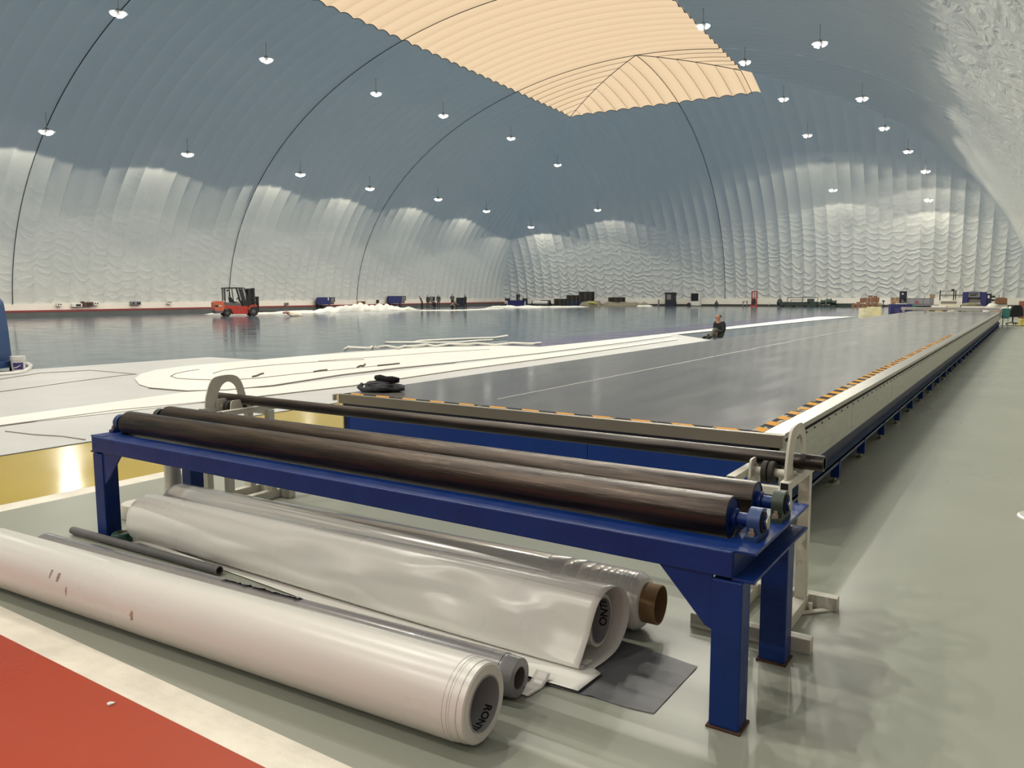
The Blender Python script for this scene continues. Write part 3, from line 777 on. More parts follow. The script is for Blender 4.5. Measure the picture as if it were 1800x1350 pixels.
b = NB(); lathe(b, (-5.52, 3.22, 0), (-5.52, 3.22, 1), [(.002, .04), (.002, .122), (.008, .126), (.10, .126), (.108, .121), (.108, .04)], 40, closed=True); auto_smooth(wobj('wound_tape', b, m_pvc2, t))
b = NB(); lathe(b, (-5.52, 3.22, 0), (-5.52, 3.22, 1), [(.0, .036), (.0, .04), (.109, .04), (.109, .036)], 24, closed=True); auto_smooth(wobj('core', b, m_brown, t))
t = thing('tape_roll', 'small dark green tape roll lying by the end of the loosened roll', 'roll', (-5.05, 2.81, 0))
m_green = M('green_tape', srgb(34, 70, 62), .4, var=.1, vs=10)
b = NB(); lathe(b, (-5.05, 2.81, 0), (-5.05, 2.81, 1), [(0, .03), (0, .066), (.05, .066), (.062, .058), (.064, .03)], 32, closed=True); auto_smooth(wobj('wound_tape', b, m_green, t))
b = NB(); lathe(b, (-5.05, 2.81, 0), (-5.05, 2.81, 1), [(0, .026), (0, .03), (.06, .03), (.06, .026)], 24, closed=True); auto_smooth(wobj('core', b, m_brown, t))
t = thing('wrapped_tube', 'upright tube loosely wrapped in dull white plastic behind the blue leg', 'tube', (-5.45, 3.46, 0))
b = NB()
def wrapf(u, v):
    an = 2*PI*u; r_ = .062*(1+.13*nz(math.cos(an)*2, math.sin(an)*2, v*3)+.25*max(0, .2-v)/.2); return Vector((-5.45+r_*math.cos(an), 3.46+r_*math.sin(an), v*.60))
grid(b, wrapf, 28, 16); wobj('plastic_wrap', b, M('dull_white_wrap', srgb(190, 188, 176), .45, var=.06, vs=6, bump=.3, bs=14), t, smooth=True)
b = NB(); tube(b, (-5.45, 3.46, .01), (-5.45, 3.46, .605), .045, 20); wobj('inner_tube', b, m_brown, t)
b = NB()
def crink(u, v):
    p = at(395, 1012, .19).lerp(at(520, 1052, .19), u); an = v*1.7-.3
    return Vector((p.x, 2.42+(p.x+3.7)*.06+.10*math.cos(an)*.9-.02+.012*nz(u*14, v*6), .088+.100*math.sin(an)+.014*abs(nz(u*16, v*5, 3))))
grid(b, crink, 40, 12); o = obj('film_scrap', b, m_greyfilm, smooth=True); tag(o, 'crinkled scrap of grey film lying over the slim roll', 'film scrap')

# clothes left on the table corner
def blob(bm, c, r, n=3, amp=.15, fs=2.0, seed=0, rot=0.0):
    g = bmesh.ops.create_icosphere(bm, subdivisions=n, radius=1.0)
    cr_, sr_ = math.cos(rot), math.sin(rot)
    for v in g['verts']:
        d = v.co.normalized(); k = 1+amp*nz(d.x*fs+seed, d.y*fs, d.z*fs)
        x, y, z = d.x*r[0]*k, d.y*r[1]*k, max(d.z, -.75)*r[2]*k
        v.co = Vector((c[0]+x*cr_-y*sr_, c[1]+x*sr_+y*cr_, c[2]+z))
m_coat = M('grey_cloth', srgb(52, 54, 58), .9, var=.2, vs=12, bump=.3, bs=60)
m_wool = M('black_knit', srgb(18, 18, 22), .95, var=.2, vs=30, bump=.5, bs=90)
jt = thing('folded_jacket', 'folded dark grey jacket lying on the table corner', 'jacket', (-5.17, 5.52, .731))
b = NB(); blob(b, (-5.17, 5.54, .731+.038), (.20, .13, .05), 4, .22, 1.7, 1, .5); wobj('folded_body', b, m_coat, jt, smooth=True)
b = NB(); blob(b, (-5.22, 5.53, .80), (.145, .10, .032), 4, .25, 2.2, 5, .4); wobj('upper_fold', b, m_coat, jt, smooth=True)
b = NB(); sweep(b, [(-5.36, 5.44, .80), (-5.36, 5.40, .775), (-5.30, 5.40, .745), (-5.22, 5.41, .755), (-5.12, 5.46, .79), (-5.04, 5.52, .795)], [.02, .026, .026, .024, .022, .012], 10); wobj('sleeve', b, m_coat, jt, smooth=True)
b = NB(); sweep(b, [(-5.27, 5.53, .862), (-5.21, 5.53, .858), (-5.15, 5.55, .846), (-5.09, 5.57, .846), (-5.03, 5.60, .842)], [.02, .034, .028, .032, .022], 12)
for v in b.verts: v.co += v.normal*.0+Vector((0, 0, .008*nz(v.co.x*30, v.co.y*30, v.co.z*30)))
o = obj('scarf', b, m_wool, smooth=True); tag(o, 'black rolled knit scarf lying on top of the grey jacket', 'scarf')

# round white lid by the frame edge, a scrap on the red floor
b = NB(); lathe(b, (.21, 6.82, 0), (.21, 6.82, 1), [(0, 0), (0, .22), (.012, .22), (.02, .205), (.014, .19), (.012, 0)], 40)
o = obj('bucket_lid', b, m_pvc); auto_smooth(o, 30); tag(o, 'round white lid lying on the grey aisle floor', 'lid')
b = NB(); pts = [(-.012, -.011), (.006, -.014), (.014, .002), (.008, .014), (-.006, .012), (-.013, .004)]; prism(b, pts, 'z', 0, .003)
for v in b.verts: v.co.z += .004*abs(v.co.x)*80*(v.co.z > 0); v.co += at(195, 1238)
o = obj('paper_scrap', b, m_pvc); tag(o, 'tiny white scrap on the red floor', 'scrap')

# ================================================================== white membrane laid out on the floor
m_sheet = M('membrane_sheet_grey_side', srgb(186, 188, 188), .5, var=.06, vs=.8, bump=.15, bs=2.2, detail=8)
m_sheet2 = M('membrane_sheet_bright_side', srgb(224, 224, 219), .45, var=.03, vs=1.5, bump=.10, bs=3)
m_seam = M('weld_seam_grey', srgb(128, 122, 112), .6, var=.15, vs=4)
def sheet(poly, z, mat, label, th=.008, name='membrane_sheet'):
    b = NB(); prism(b, [(p[0], p[1]) for p in poly], 'z', z, z+th)
    bmesh.ops.triangulate(b, faces=[f for f in b.faces if len(f.verts) > 4])
    t = obj(name, b, mat); tag(t, label, 'membrane', 'membrane sheets on the floor'); return t
def px(*pts): return [at(u, v) for u, v in pts]
s1 = sheet([(-21, 1.0), (-8.87, 1.0), (-8.87, 27), (-10, 28), (-12.2, 30.6), (-12.8, 31), (-12.8, 21.2), (-14.5, 21), (-16.1, 18.8), (-16.7, 16.4), (-16.6, 13.1), (-18.5, 13), (-18.9, 8.6), (-20.5, 5)], .001, m_sheet, 'broad greyish white membrane spread over the floor beside the yellow band')
s2 = sheet([(-12.85, 20.8), (-12.8, 35), (-12.95, 60), (-10.7, 61), (-11.35, 49.5), (-12.15, 30.6)], .011, m_sheet2, 'narrow bright white membrane strip running along the purple floor band')
s3 = sheet(px((237, 668), (248, 659), (275, 652), (330, 645), (420, 637), (540, 627), (640, 620), (740, 612), (880, 609), (950, 611), (1100, 596), (1180, 589), (1180, 592), (1100, 603), (950, 622), (800, 638), (700, 648), (600, 660), (480, 679), (400, 687), (330, 689), (265, 684), (245, 678)), .020, m_sheet2, 'bright white membrane folded into a long oval on the floor')
s4 = sheet(px((-60, 748), (0, 736), (330, 690.5), (480, 682), (600, 666), (760, 646), (900, 630), (1100, 607), (1190, 594), (1190, 598), (1000, 625), (800, 652), (620, 679), (420, 702), (0, 750), (-60, 760)), .011, m_sheet2, 'straight bright white membrane band lying between the yellow floor and the oval fold')
def seam(parent, pts, r=.012, z=.02):
    o = obj('weld_seam', sweep(NB(), [at(u, v)+Vector((0, 0, z)) for u, v in pts], r, 5), m_seam, parent, smooth=True); return o
seam(s4, [(-40, 757), (0, 751), (200, 724), (420, 703), (620, 680), (800, 653), (1000, 626), (1190, 598.5)], .018, .012)
seam(s3, [(262, 684), (330, 689.5), (400, 688), (480, 680), (600, 661), (700, 649), (800, 639)], .014, .02)
seam(s3, [(300, 664), (310, 659), (330, 655), (350, 652)], .012, .03)
seam(s3, [(300, 664), (312, 668), (345, 670), (400, 671), (450, 668), (520, 660), (600, 652), (700, 642)], .012, .03)
seam(s3, [(375, 659), (390, 654), (430, 649), (480, 644), (560, 638), (640, 634)], .012, .03)
seam(s3, [(560, 637), (640, 631), (760, 622), (860, 616)], .010, .03)
seam(s1, [(0, 690), (60, 682), (130, 672), (215, 661), (240, 659)], .010, .012)
seam(s1, [(0, 648+20), (70, 657), (160, 652), (240, 659)], .012, .012)
seam(s1, [(10, 760), (60, 766), (110, 769), (150, 775)], .010, .012)
m_cord = M('grey_cord', srgb(96, 92, 86), .8, var=.2, vs=20)
for lab, pts in (('short grey cord scrap lying on the oval fold near the pipe rack', [(444, 666), (452, 664), (458, 661), (463, 660)]),
                 ('grey cord end lying on the bright membrane left of the jacket', [(552, 657), (562, 655), (575, 653.5)]),
                 ('tangled grey cord bit on the bright membrane above the jacket', [(628, 649), (634, 646), (638, 647), (642, 643)]),
                 ('dark grey cord on the bright membrane beyond the jacket', [(664, 646), (684, 644), (702, 642)])):
    o = obj('cord_scrap', sweep(NB(), [at(u, v)+Vector((0, 0, .045)) for u, v in pts], .018, 6), m_cord, smooth=True); tag(o, lab, 'cord', 'cord scraps on the membrane')
m_rope = M('white_rope', srgb(226, 224, 216), .7, var=.06, vs=10)
for lab, pts in (('long white rope lying loose on the blue floor beyond the oval fold', [(678, 605), (690, 607), (720, 607.5), (760, 607), (800, 606), (840, 604), (866, 603)]),
                 ('white rope reaching farthest over the blue floor', [(716, 607), (740, 604), (780, 602.5), (830, 599), (870, 597), (892, 594.5)]),
                 ('knotted white rope along the membrane edge', [(606, 617), (612, 615), (618, 617), (650, 617), (655, 613), (662, 616), (680, 614), (700, 616), (712, 613), (730, 614), (750, 611), (765, 612), (790, 609.5), (820, 611), (838, 608.5), (870, 609.5), (900, 608), (935, 610), (950, 607)])):
    P = [at(u, v)+Vector((0, 0, .05+.05*abs(math.sin(k*2.3)))) for k, (u, v) in enumerate(pts)]
    o = obj('white_rope', sweep(NB(), P, .045, 7), m_rope, smooth=True); tag(o, lab, 'rope', 'white ropes on the floor')

# crumpled membrane heaps along the far kerb
m_heap = M('crumpled_membrane', srgb(234, 233, 226), .5, var=.05, vs=1.5, bump=.5, bs=3)
def heap(name, label, path, hs, wid, mat, seed=0, cat='membrane', n=None):
    P = [at(u, v) for u, v in path]; b = NB(); m_ = len(P)
    n = n or m_*10
    def fn(u, v):
        x = u*(m_-1); i = min(int(x), m_-2); f = x-i
        c = P[i].lerp(P[i+1], f); h = hs[i]*(1-f)+hs[i+1]*f; w_ = wid[i]*(1-f)+wid[i+1]*f
        back_ = Vector((-_F.x, -_F.y, 0))
        a = PI*v; ends = min(1, min(u, 1-u)*14)
        k = 1+.45*nz(c.x*.7+seed, c.y*.7, v*2)+.22*nz(c.x*2.1, c.y*2.1, v*5+seed)
        hh = math.sin(a)*h*k*ends*(.75+.5*abs(nz(c.x*.9, c.y*.9, seed)))
        return c+back_*(math.cos(a)*w_/2*(1+.2*nz(c.x, c.y, v*3)))+Vector((0, 0, max(0, hh)+.004))
    grid(b, fn, n, 10)
    o = obj(name, b, mat, smooth=True); return tag(o, label, cat)
heap('membrane_heap', 'flat run of white membrane on the blue floor behind the forklift', [(361, 552.5), (400, 552), (460, 551.5), (520, 550), (560, 549.5)], [.12, .12, .15, .25, .2], [1, 1.4, 1.6, 2, 1.6], m_heap, 1)
heap('membrane_heap', 'crumpled white membrane heaped along the kerb beneath the two blue heaters', [(545, 549), (575, 548.5), (600, 548), (632, 546.5), (650, 546), (672, 546), (690, 545.5), (715, 545), (735, 544)], [.35, .55, .5, 1.0, .65, .85, .45, .4, .15], [2.4]*9, m_heap, 4)
heap('membrane_heap', 'thin white membrane spread under the feet of the workers', [(728, 546), (760, 545.8), (790, 545.8), (820, 545.2), (850, 544), (885, 542.8)], [.10, .07, .09, .08, .10, .12], [2.6]*6, m_heap, 6)
heap('membrane_heap', 'low white membrane heap in front of the blue tank machine', [(850, 542.5), (880, 541), (920, 541), (960, 540.5), (1000, 540), (1035, 539.5)], [.15, .35, .25, .25, .2, .1], [2.2]*6, m_heap, 8)

# ================================================================== cabinet and bucket near the frame edge
cb = at(-24, 655); t = thing('machine_cabinet', 'blue machine housing with rounded top beside the white bucket', 'machine', cb, YAW)
def lpart(name, bm, mat, parent, **k): return obj(name, bm, mat, parent, **k)
m_cab = M('cabinet_blue', srgb(30, 62, 108), .5, var=.06, vs=3)
b = NB(); prism(b, fillet([(-.62, .18), (.36, .18), (.33, .9), (.26, 1.62), (-.62, 1.66)], [.01, .01, .05, .16, .1]), 'y', -.35, .35); o = lpart('housing', b, m_cab, t)
lpart('slot', bx(-.3, .14, -.356, -.345, 1.38, 1.40), M('pale_slot', srgb(168, 168, 160), .5), t)
lpart('door_recess', bx(-.6, .04, -.353, -.345, .42, .90), M('cabinet_dark', srgb(20, 42, 80), .5), t)
lpart('latch', bx(.04, .07, -.365, -.345, .96, 1.0), m_bolt, t)
b = NB(); box(b, -.66, .44, -.42, .30, .10, .24, .01); lpart('plinth', b, m_cab, t)
for x in (-.5, -.02, .36):
    for y in (-.38, .36): lpart('foot', bx(x-.05, x+.05, y-.05, y+.05, 0, .10), m_rubber, t)
b = NB(); tube(b, (.33, -.2, .68), (.46, -.2, .69), .015, 6); tube(b, (.45, -.2, .69), (.45, -.2, .66), .02, 6); lpart('lever', b, m_rubber, t)
bp_ = at(33, 653.5); t = thing('paint_bucket', 'white plastic bucket with purple print on its side', 'bucket', bp_, YAW)
b = NB(); lathe(b, (0, 0, 0), (0, 0, 1), [(0, 0), (0, .125), (.27, .145), (.27, .155), (.30, .155), (.30, .148), (.31, .148), (.345, .152), (.35, .145), (.352, 0)], 32); auto_smooth(lpart('bucket_body', b, m_pvc, t), 30)
b = NB()
def lab(u, v): a = -PI/2-.2+u*1.5; r_ = .1265+.02*(.06+.15*v)/.27+.001; return Vector((r_*math.cos(a), r_*math.sin(a), .06+.15*v))
grid(b, lab, 12, 3); lpart('printed_patch', b, M('purple_print', srgb(58, 48, 110), .5, var=.3, vs=30), t, smooth=True)
b = NB()
def lab2(u, v): a = -PI/2-.1+u*1.2; r_ = .1265+.02*(.06+.15*.5)/.27+.0025; return Vector((r_*math.cos(a), r_*math.sin(a), .09+.09*u*u+.02*v))
grid(b, lab2, 12, 1); lpart('printed_swoosh', b, m_pvc, t, smooth=True)
b = NB(); sweep(b, [at(u, v)+Vector((0, 0, .03)) for u, v in ((-30, 665), (0, 661), (22, 659.5), (42, 656), (52, 650), (54, 645), (49, 642), (40, 641))], .05, 8); o = obj('white_hose', b, m_pvc, smooth=True); tag(o, 'thick white hose curling round the bucket and blue housing', 'hose')

# ================================================================== forklift
fl = at(416, 555.6); FS = depth(fl)/FPX/16.88
t = thing('forklift', 'red forklift with black mast and cab parked on the blue floor', 'forklift', fl, YAW+.56)
def fz(pts): return [((x-640)*FS*1.07, (1100-y)*FS) for x, y in pts]
m_fred2 = M('forklift_red', srgb(176, 58, 48), .45, var=.1, vs=4)
m_forange = M('forklift_orange', srgb(196, 98, 74), .5, var=.08, vs=4)
m_fblk = M('forklift_black', srgb(30, 31, 34), .5, var=.15, vs=5)
m_fgry = M('forklift_grey', srgb(92, 92, 96), .6, var=.15, vs=5)
W = .62
def fp(name, pts, y0, y1, mat, r=0):
    b = NB(); p = fz(pts); p = fillet(p, r) if r else p; prism(b, p, 'y', y0, y1); return lpart(name, b, mat, t)
fp('chassis', [(280, 780), (900, 805), (920, 860), (905, 1040), (520, 1040), (470, 905), (400, 870), (300, 870)], -W*.9, W*.9, m_fred2)
fp('counterweight', [(20, 700), (60, 655), (270, 655), (290, 790), (285, 860), (225, 1000), (60, 1010), (25, 860)], -W, W, m_forange, .05)
fp('rear_bumper', [(30, 930), (230, 930), (220, 1010), (60, 1015)], -W*1.01, W*1.01, m_fgry)
fp('engine_hood', [(270, 690), (480, 690), (740, 720), (750, 805), (290, 785)], -W*.75, W*.75, m_fgry)
fp('dash', [(770, 640), (910, 640), (990, 720), (1000, 810), (790, 800)], -W*.8, W*.8, m_fblk)
for s in (-1, 1): fp('fender', [(900, 900), (930, 820), (1010, 770), (1140, 770), (1170, 830), (1040, 815), (960, 860), (930, 930)], s*W-.08, s*W+.08, m_fred2 if s < 0 else m_fblk)
for nm, x, y, r in (('front_wheel', 1050, 965, 135), ('rear_wheel', 350, 1000, 100)):
    for s in (-1, 1):
        c = fz([(x, y)])[0]; R_ = r*FS
        b = NB(); lathe(b, (c[0], s*W-.13, c[1]), (c[0], s*W+.13, c[1]), [(0, R_*.5), (0, R_*.9), (.03, R_), (.23, R_), (.26, R_*.9), (.26, R_*.5)], 28); wl = lpart(nm, b, m_rubber, t); auto_smooth(wl, 30)
        b = NB(); lathe(b, (c[0], s*W-.12, c[1]), (c[0], s*W+.12, c[1]), [(0, 0), (0, R_*.2), (.03, R_*.5), (.21, R_*.5), (.24, R_*.2), (.24, 0)], 20); auto_smooth(lpart('rim', b, m_fgry, wl), 30)
fp('roof', [(290, 262), (560, 255), (840, 262), (850, 290), (290, 295)], -W*.85, W*.85, m_fblk)
for s in (-1, 1):
    y0 = s*W*.8
    for nm, a_, c_, wd in (('rear_post', (320, 290), (315, 690), 15), ('middle_post', (505, 290), (540, 720), 14), ('front_post', (700, 290), (780, 650), 20), ('outer_front_post', (845, 285), (935, 680), 16)):
        b = NB(); A_, C_ = fz([a_, c_]); tube(b, (A_[0], y0, A_[1]), (C_[0], y0, C_[1]), wd*FS, 8); lpart(nm, b, m_fblk, t)
b = NB(); A_, C_ = fz([(340, 300), (420, 640)]); lpart('rear_window', bx(A_[0]-.01, A_[0], -W*.7, W*.7, C_[1], A_[1]), M('tinted_glass', srgb(150, 156, 160), .1, spec=.8), t)
m_glass = bpy.data.materials.new('clear_glass'); m_glass.use_nodes = True; g_ = m_glass.node_tree.nodes['Principled BSDF']; g_.inputs['Transmission Weight'].default_value = .92; g_.inputs['Roughness'].default_value = .05; g_.inputs['IOR'].default_value = 1.1; g_.inputs['Base Color'].default_value = srgb(200, 205, 208)
b = NB(); A_, C_ = fz([(715, 300), (850, 300)]); A2, C2 = fz([(790, 640), (930, 640)])
for s in (-1, 1):
    b = NB(); prism(b, [A_, C_, C2, A2], 'y', s*W*.8-.004, s*W*.8+.004); lpart('side_glass', b, m_glass, t)
fp('seat', [(450, 550), (500, 545), (560, 660), (700, 680), (700, 705), (490, 700)], -.25, .25, m_fblk)
b = NB(); c = fz([(690, 580), (740, 700)]); tube(b, (c[0][0], 0, c[0][1]), (c[1][0], 0, c[1][1]), .02, 6); lathe(b, (c[0][0], 0, c[0][1]), (c[0][0]-.1, 0, c[0][1]+.06), [(0, .15), (.02, .17), (.04, .15)], 16, closed=True); lpart('steering_wheel', b, m_fblk, t)
for s in (-1, 1):
    fp('mast_rail', [(940, 290), (1000, 290), (1000, 990), (940, 990)], s*.36-.05, s*.36+.05, m_fblk); fp('mast_rail', [(1080, 275), (1130, 275), (1130, 1000), (1080, 1000)], s*.30-.045, s*.30+.045, m_fblk)
    fp('lift_cylinder', [(1010, 330), (1070, 330), (1070, 960), (1010, 960)], s*.22-.05, s*.22+.05, m_fblk)
    fp('fork', [(1150, 940), (1230, 940), (1235, 965), (1640, 972), (1640, 985), (1160, 990)], s*.28-.06, s*.28+.06, m_fblk)
for z0 in (290, 560, 900): fp('mast_crossbar', [(945, z0), (1130, z0), (1130, z0+40), (945, z0+40)], -.38, .38, m_fblk)
for z0 in (680, 920): fp('carriage_bar', [(1140, z0), (1200, z0), (1200, z0+40), (1140, z0+40)], -.5, .5, m_fblk)
for k in range(7): fp('backrest_bar', [(1205, 530), (1220, 530), (1220, 960), (1205, 960)], -.48+k*.16-.015, -.48+k*.16+.015, m_fblk)
fp('backrest_top', [(1200, 525), (1225, 525), (1225, 550), (1200, 550)], -.5, .5, m_fblk)
fp('tail_lamp', [(130, 770), (215, 770), (215, 810), (130, 810)], -W*1.02, -W*.98, M('lamp_pale', srgb(190, 190, 160), .4))
fp('grille', [(40, 770), (130, 770), (130, 820), (40, 820)], -W*1.02, -W*.98, m_fblk)
b = NB(); c = fz([(385, 350)])[0]; lathe(b, (c[0], -W*.85, c[1]), (c[0], -W*.85-.1, c[1]), [(0, 0), (0, .09), (.08, .07), (.08, 0)], 12); lpart('work_lamp', b, m_fblk, t)

# a wrapped bundle lying on the blue floor
bl = at(515, 556); t = thing('wrapped_bundle', 'small wrapped bundle with a pink-brown flap alone on the blue floor', 'bundle', bl, YAW)
b = NB(); blob(b, (.1, 0, .14), (.62, .4, .22), 3, .3, 2, 3, -.25)
for v in b.verts: v.co.z += (v.co.x)*-.16+.02; v.co.z = max(.0, v.co.z)
lpart('cloth', b, M('cream_cloth', srgb(222, 212, 196), .7, var=.08, vs=4, bump=.3, bs=6), t, smooth=True)
b = NB(); blob(b, (-.5, -.05, .3), (.3, .28, .10), 3, .3, 2, 6); lpart('flap', b, M('pink_brown_cloth', srgb(172, 120, 104), .7, var=.12, vs=5), t, smooth=True)

# ================================================================== people
def make_person(name, label, J, bones, root, mats, matof, loc, rotz, scale=1.0, sub=2):
    """J: joints {name: (x, y, z, radius)}; bones: [(a, b)]; matof: {(a, b): material index}. One continuous skin, coloured by the limb it lies on."""
    names = list(J); idx = {n: i for i, n in enumerate(names)}
    me = bpy.data.meshes.new(name); b = NB(); lay = b.verts.layers.skin.verify()
    vs = []
    for n in names:
        v = b.verts.new(J[n][:3]); r = J[n][3]; v[lay].radius = (r, r) if isinstance(r, (int, float)) else r; v[lay].use_root = (n == root); vs.append(v)
    for a, c in bones: b.edges.new((vs[idx[a]], vs[idx[c]]))
    b.to_mesh(me); b.free()
    tmp = bpy.data.objects.new('tmp', me); COL.objects.link(tmp)
    sk = tmp.modifiers.new('s', 'SKIN'); sk.use_smooth_shade = True
    sb = tmp.modifiers.new('d', 'SUBSURF'); sb.levels = sub; sb.render_levels = sub
    bpy.context.view_layer.update()
    ev = tmp.evaluated_get(bpy.context.evaluated_depsgraph_get())
    m2 = bpy.data.meshes.new_from_object(ev); bpy.data.objects.remove(tmp, do_unlink=True); bpy.data.meshes.remove(me)
    m2.materials.clear()
    for mm in mats: m2.materials.append(mm)
    seg = [(Vector(J[a][:3]), Vector(J[c][:3]), matof.get((a, c), 0)) for a, c in bones]
    for p in m2.polygons:
        c = p.center; best, bi = 1e9, 0
        for A_, B_, mi in seg:
            d = B_-A_; tt = max(0, min(1, (c-A_).dot(d)/max(1e-9, d.length_squared))); q = (A_+d*tt-c).length
            if q < best: best, bi = q, mi
        p.material_index = bi; p.use_smooth = True
    t = thing(name, label, 'person', loc, rotz, scale=scale)
    o = bpy.data.objects.new('body', m2); COL.objects.link(o); o.parent = t
    return t
m_skin = M('skin', srgb(176, 128, 104), .6, var=.06, vs=8)
m_jk = M('black_navy_jacket', srgb(24, 26, 34), .85, var=.15, vs=10)
m_tr = M('grey_trousers', srgb(104, 104, 98), .9, var=.12, vs=10)
m_shoe = M('black_shoe', srgb(20, 20, 22), .7)
m_camo = M('olive_workwear', srgb(58, 54, 46), .9, var=.25, vs=6)
m_dk = M('dark_workwear', srgb(44, 42, 40), .9, var=.2, vs=6)
m_gt = M('grey_coat', srgb(86, 84, 86), .9, var=.15, vs=6)
m_pant = M('dark_trousers', srgb(34, 34, 38), .9, var=.15, vs=8)
m_hair = M('short_dark_hair', srgb(36, 33, 32), .9, var=.2, vs=30)
# the man sitting on the floor
J = {'pelvis': (0, 0, .13, (.15, .12)), 'waist': (-.01, 0, .27, (.18, .15)), 'chest': (.04, 0, .45, (.20, .15)), 'collar': (.07, 0, .565, (.10, .09)), 'neck': (.10, 0, .62, .055), 'jaw': (.135, 0, .675, .06), 'skull': (.125, 0, .745, .085), 'crown': (.115, 0, .80, .05),
     'shL': (.06, .18, .52, .09), 'elL': (.12, .28, .30, .07), 'wrL': (.30, .17, .20, .036), 'haL': (.36, .13, .19, .034),
     'shR': (.05, -.18, .52, .09), 'elR': (-.05, -.30, .29, .07), 'wrR': (-.12, -.34, .07, .036), 'haR': (-.14, -.37, .03, .032),
     'hipL': (.06, .10, .12, .10), 'knL': (.42, .16, .36, .068), 'anL': (.56, .13, .09, .05), 'toL': (.71, .14, .05, .045),
     'hipR': (.06, -.10, .12, .10), 'knR': (.36, -.26, .13, .07), 'anR': (.60, -.05, .08, .05), 'toR': (.72, -.08, .06, .045)}
fing = {}
for sd, wr, ha, spread_ in (('L', Vector((.30, .17, .20)), Vector((.36, .13, .19)), Vector((.5, .85, 0)).normalized()), ('R', Vector((-.12, -.34, .07)), Vector((-.14, -.37, .03)), Vector((.8, -.5, 0)).normalized())):
    dirn = (ha-wr).normalized() if sd == 'L' else Vector((-.25, -.75, -.05)).normalized()
    for k, (off, ln) in enumerate(((-.027, .06), (-.009, .072), (.009, .068), (.027, .052))):
        b0 = ha+dirn*.02+spread_*off; b1 = b0+dirn*ln*.55+Vector((0, 0, -.006)); b2 = b0+dirn*ln+Vector((0, 0, -.02 if sd == 'L' else -.012))
        if sd == 'R': b1.z = max(b1.z, .012); b2.z = .010
        J[f'f{sd}{k}a'] = (*b0, .011); J[f'f{sd}{k}b'] = (*b1, .010); J[f'f{sd}{k}c'] = (*b2, .008); fing[f'{sd}{k}'] = sd
    b0 = wr.lerp(ha, .6)+spread_*-.03; b1 = b0+(dirn*.5-spread_)*.035
    J[f't{sd}a'] = (*b0, .012); J[f't{sd}b'] = (*b1, .010)
bones = [('pelvis', 'waist'), ('waist', 'chest'), ('chest', 'collar'), ('collar', 'neck'), ('neck', 'jaw'), ('jaw', 'skull'), ('skull', 'crown')]
mo = {('collar', 'neck'): 2, ('neck', 'jaw'): 2, ('jaw', 'skull'): 2, ('skull', 'crown'): 2}
for s in 'LR':
    bones += [('chest', 'sh'+s), ('sh'+s, 'el'+s), ('el'+s, 'wr'+s), ('wr'+s, 'ha'+s), ('pelvis', 'hip'+s), ('hip'+s, 'kn'+s), ('kn'+s, 'an'+s), ('an'+s, 'to'+s)]
    mo[('wr'+s, 'ha'+s)] = 2
    for bb_ in (('pelvis', 'hip'+s), ('hip'+s, 'kn'+s), ('kn'+s, 'an'+s)): mo[bb_] = 1
    mo[('an'+s, 'to'+s)] = 3
    for k in range(4):
        bones += [('ha'+s, f'f{s}{k}a'), (f'f{s}{k}a', f'f{s}{k}b'), (f'f{s}{k}b', f'f{s}{k}c')]
        for bb_ in bones[-3:]: mo[bb_] = 2
    bones += [('wr'+s, f't{s}a'), (f't{s}a', f't{s}b')]
    for bb_ in bones[-2:]: mo[bb_] = 2
face_dir = (-_R*.86-_F*.5)
man = make_person('person', 'man in a black jacket and grey trousers sitting on the floor beyond the table edge', J, bones, 'pelvis', [m_jk, m_tr, m_skin, m_shoe], mo, at(1266, 596), math.atan2(face_dir.y, face_dir.x), 1.12)
b = NB(); g = bmesh.ops.create_icosphere(b, subdivisions=3, radius=1)
for v in b.verts: v.co = Vector((.098+v.co.x*.092, v.co.y*.098, .745+v.co.z*.082))
bmesh.ops.delete(b, geom=[v for v in b.verts if v.co.x > .125 or v.co.z > .80 or v.co.z < .69], context='VERTS')
o = lpart('hair', b, m_hair, man, smooth=True); so_ = o.modifiers.new('thickness', 'SOLIDIFY'); so_.thickness = .012
b = NB(); blob(b, (.235, 0, .715), (.022, .016, .028), 2, 0); lpart('nose', b, m_skin, man, smooth=True)
for s in (-1, 1):
    b = NB(); blob(b, (.125, s*.098, .72), (.02, .012, .034), 2, 0); lpart('ear', b, m_skin, man, smooth=True)
    b = NB(); blob(b, (.215, s*.036, .742), (.010, .016, .008), 2, 0); lpart('eye', b, m_hair, man, smooth=True)
b = NB(); blob(b, (.213, 0, .672), (.010, .026, .006), 2, 0); lpart('mouth', b, M('lips', srgb(140, 84, 76), .6), man, smooth=True)

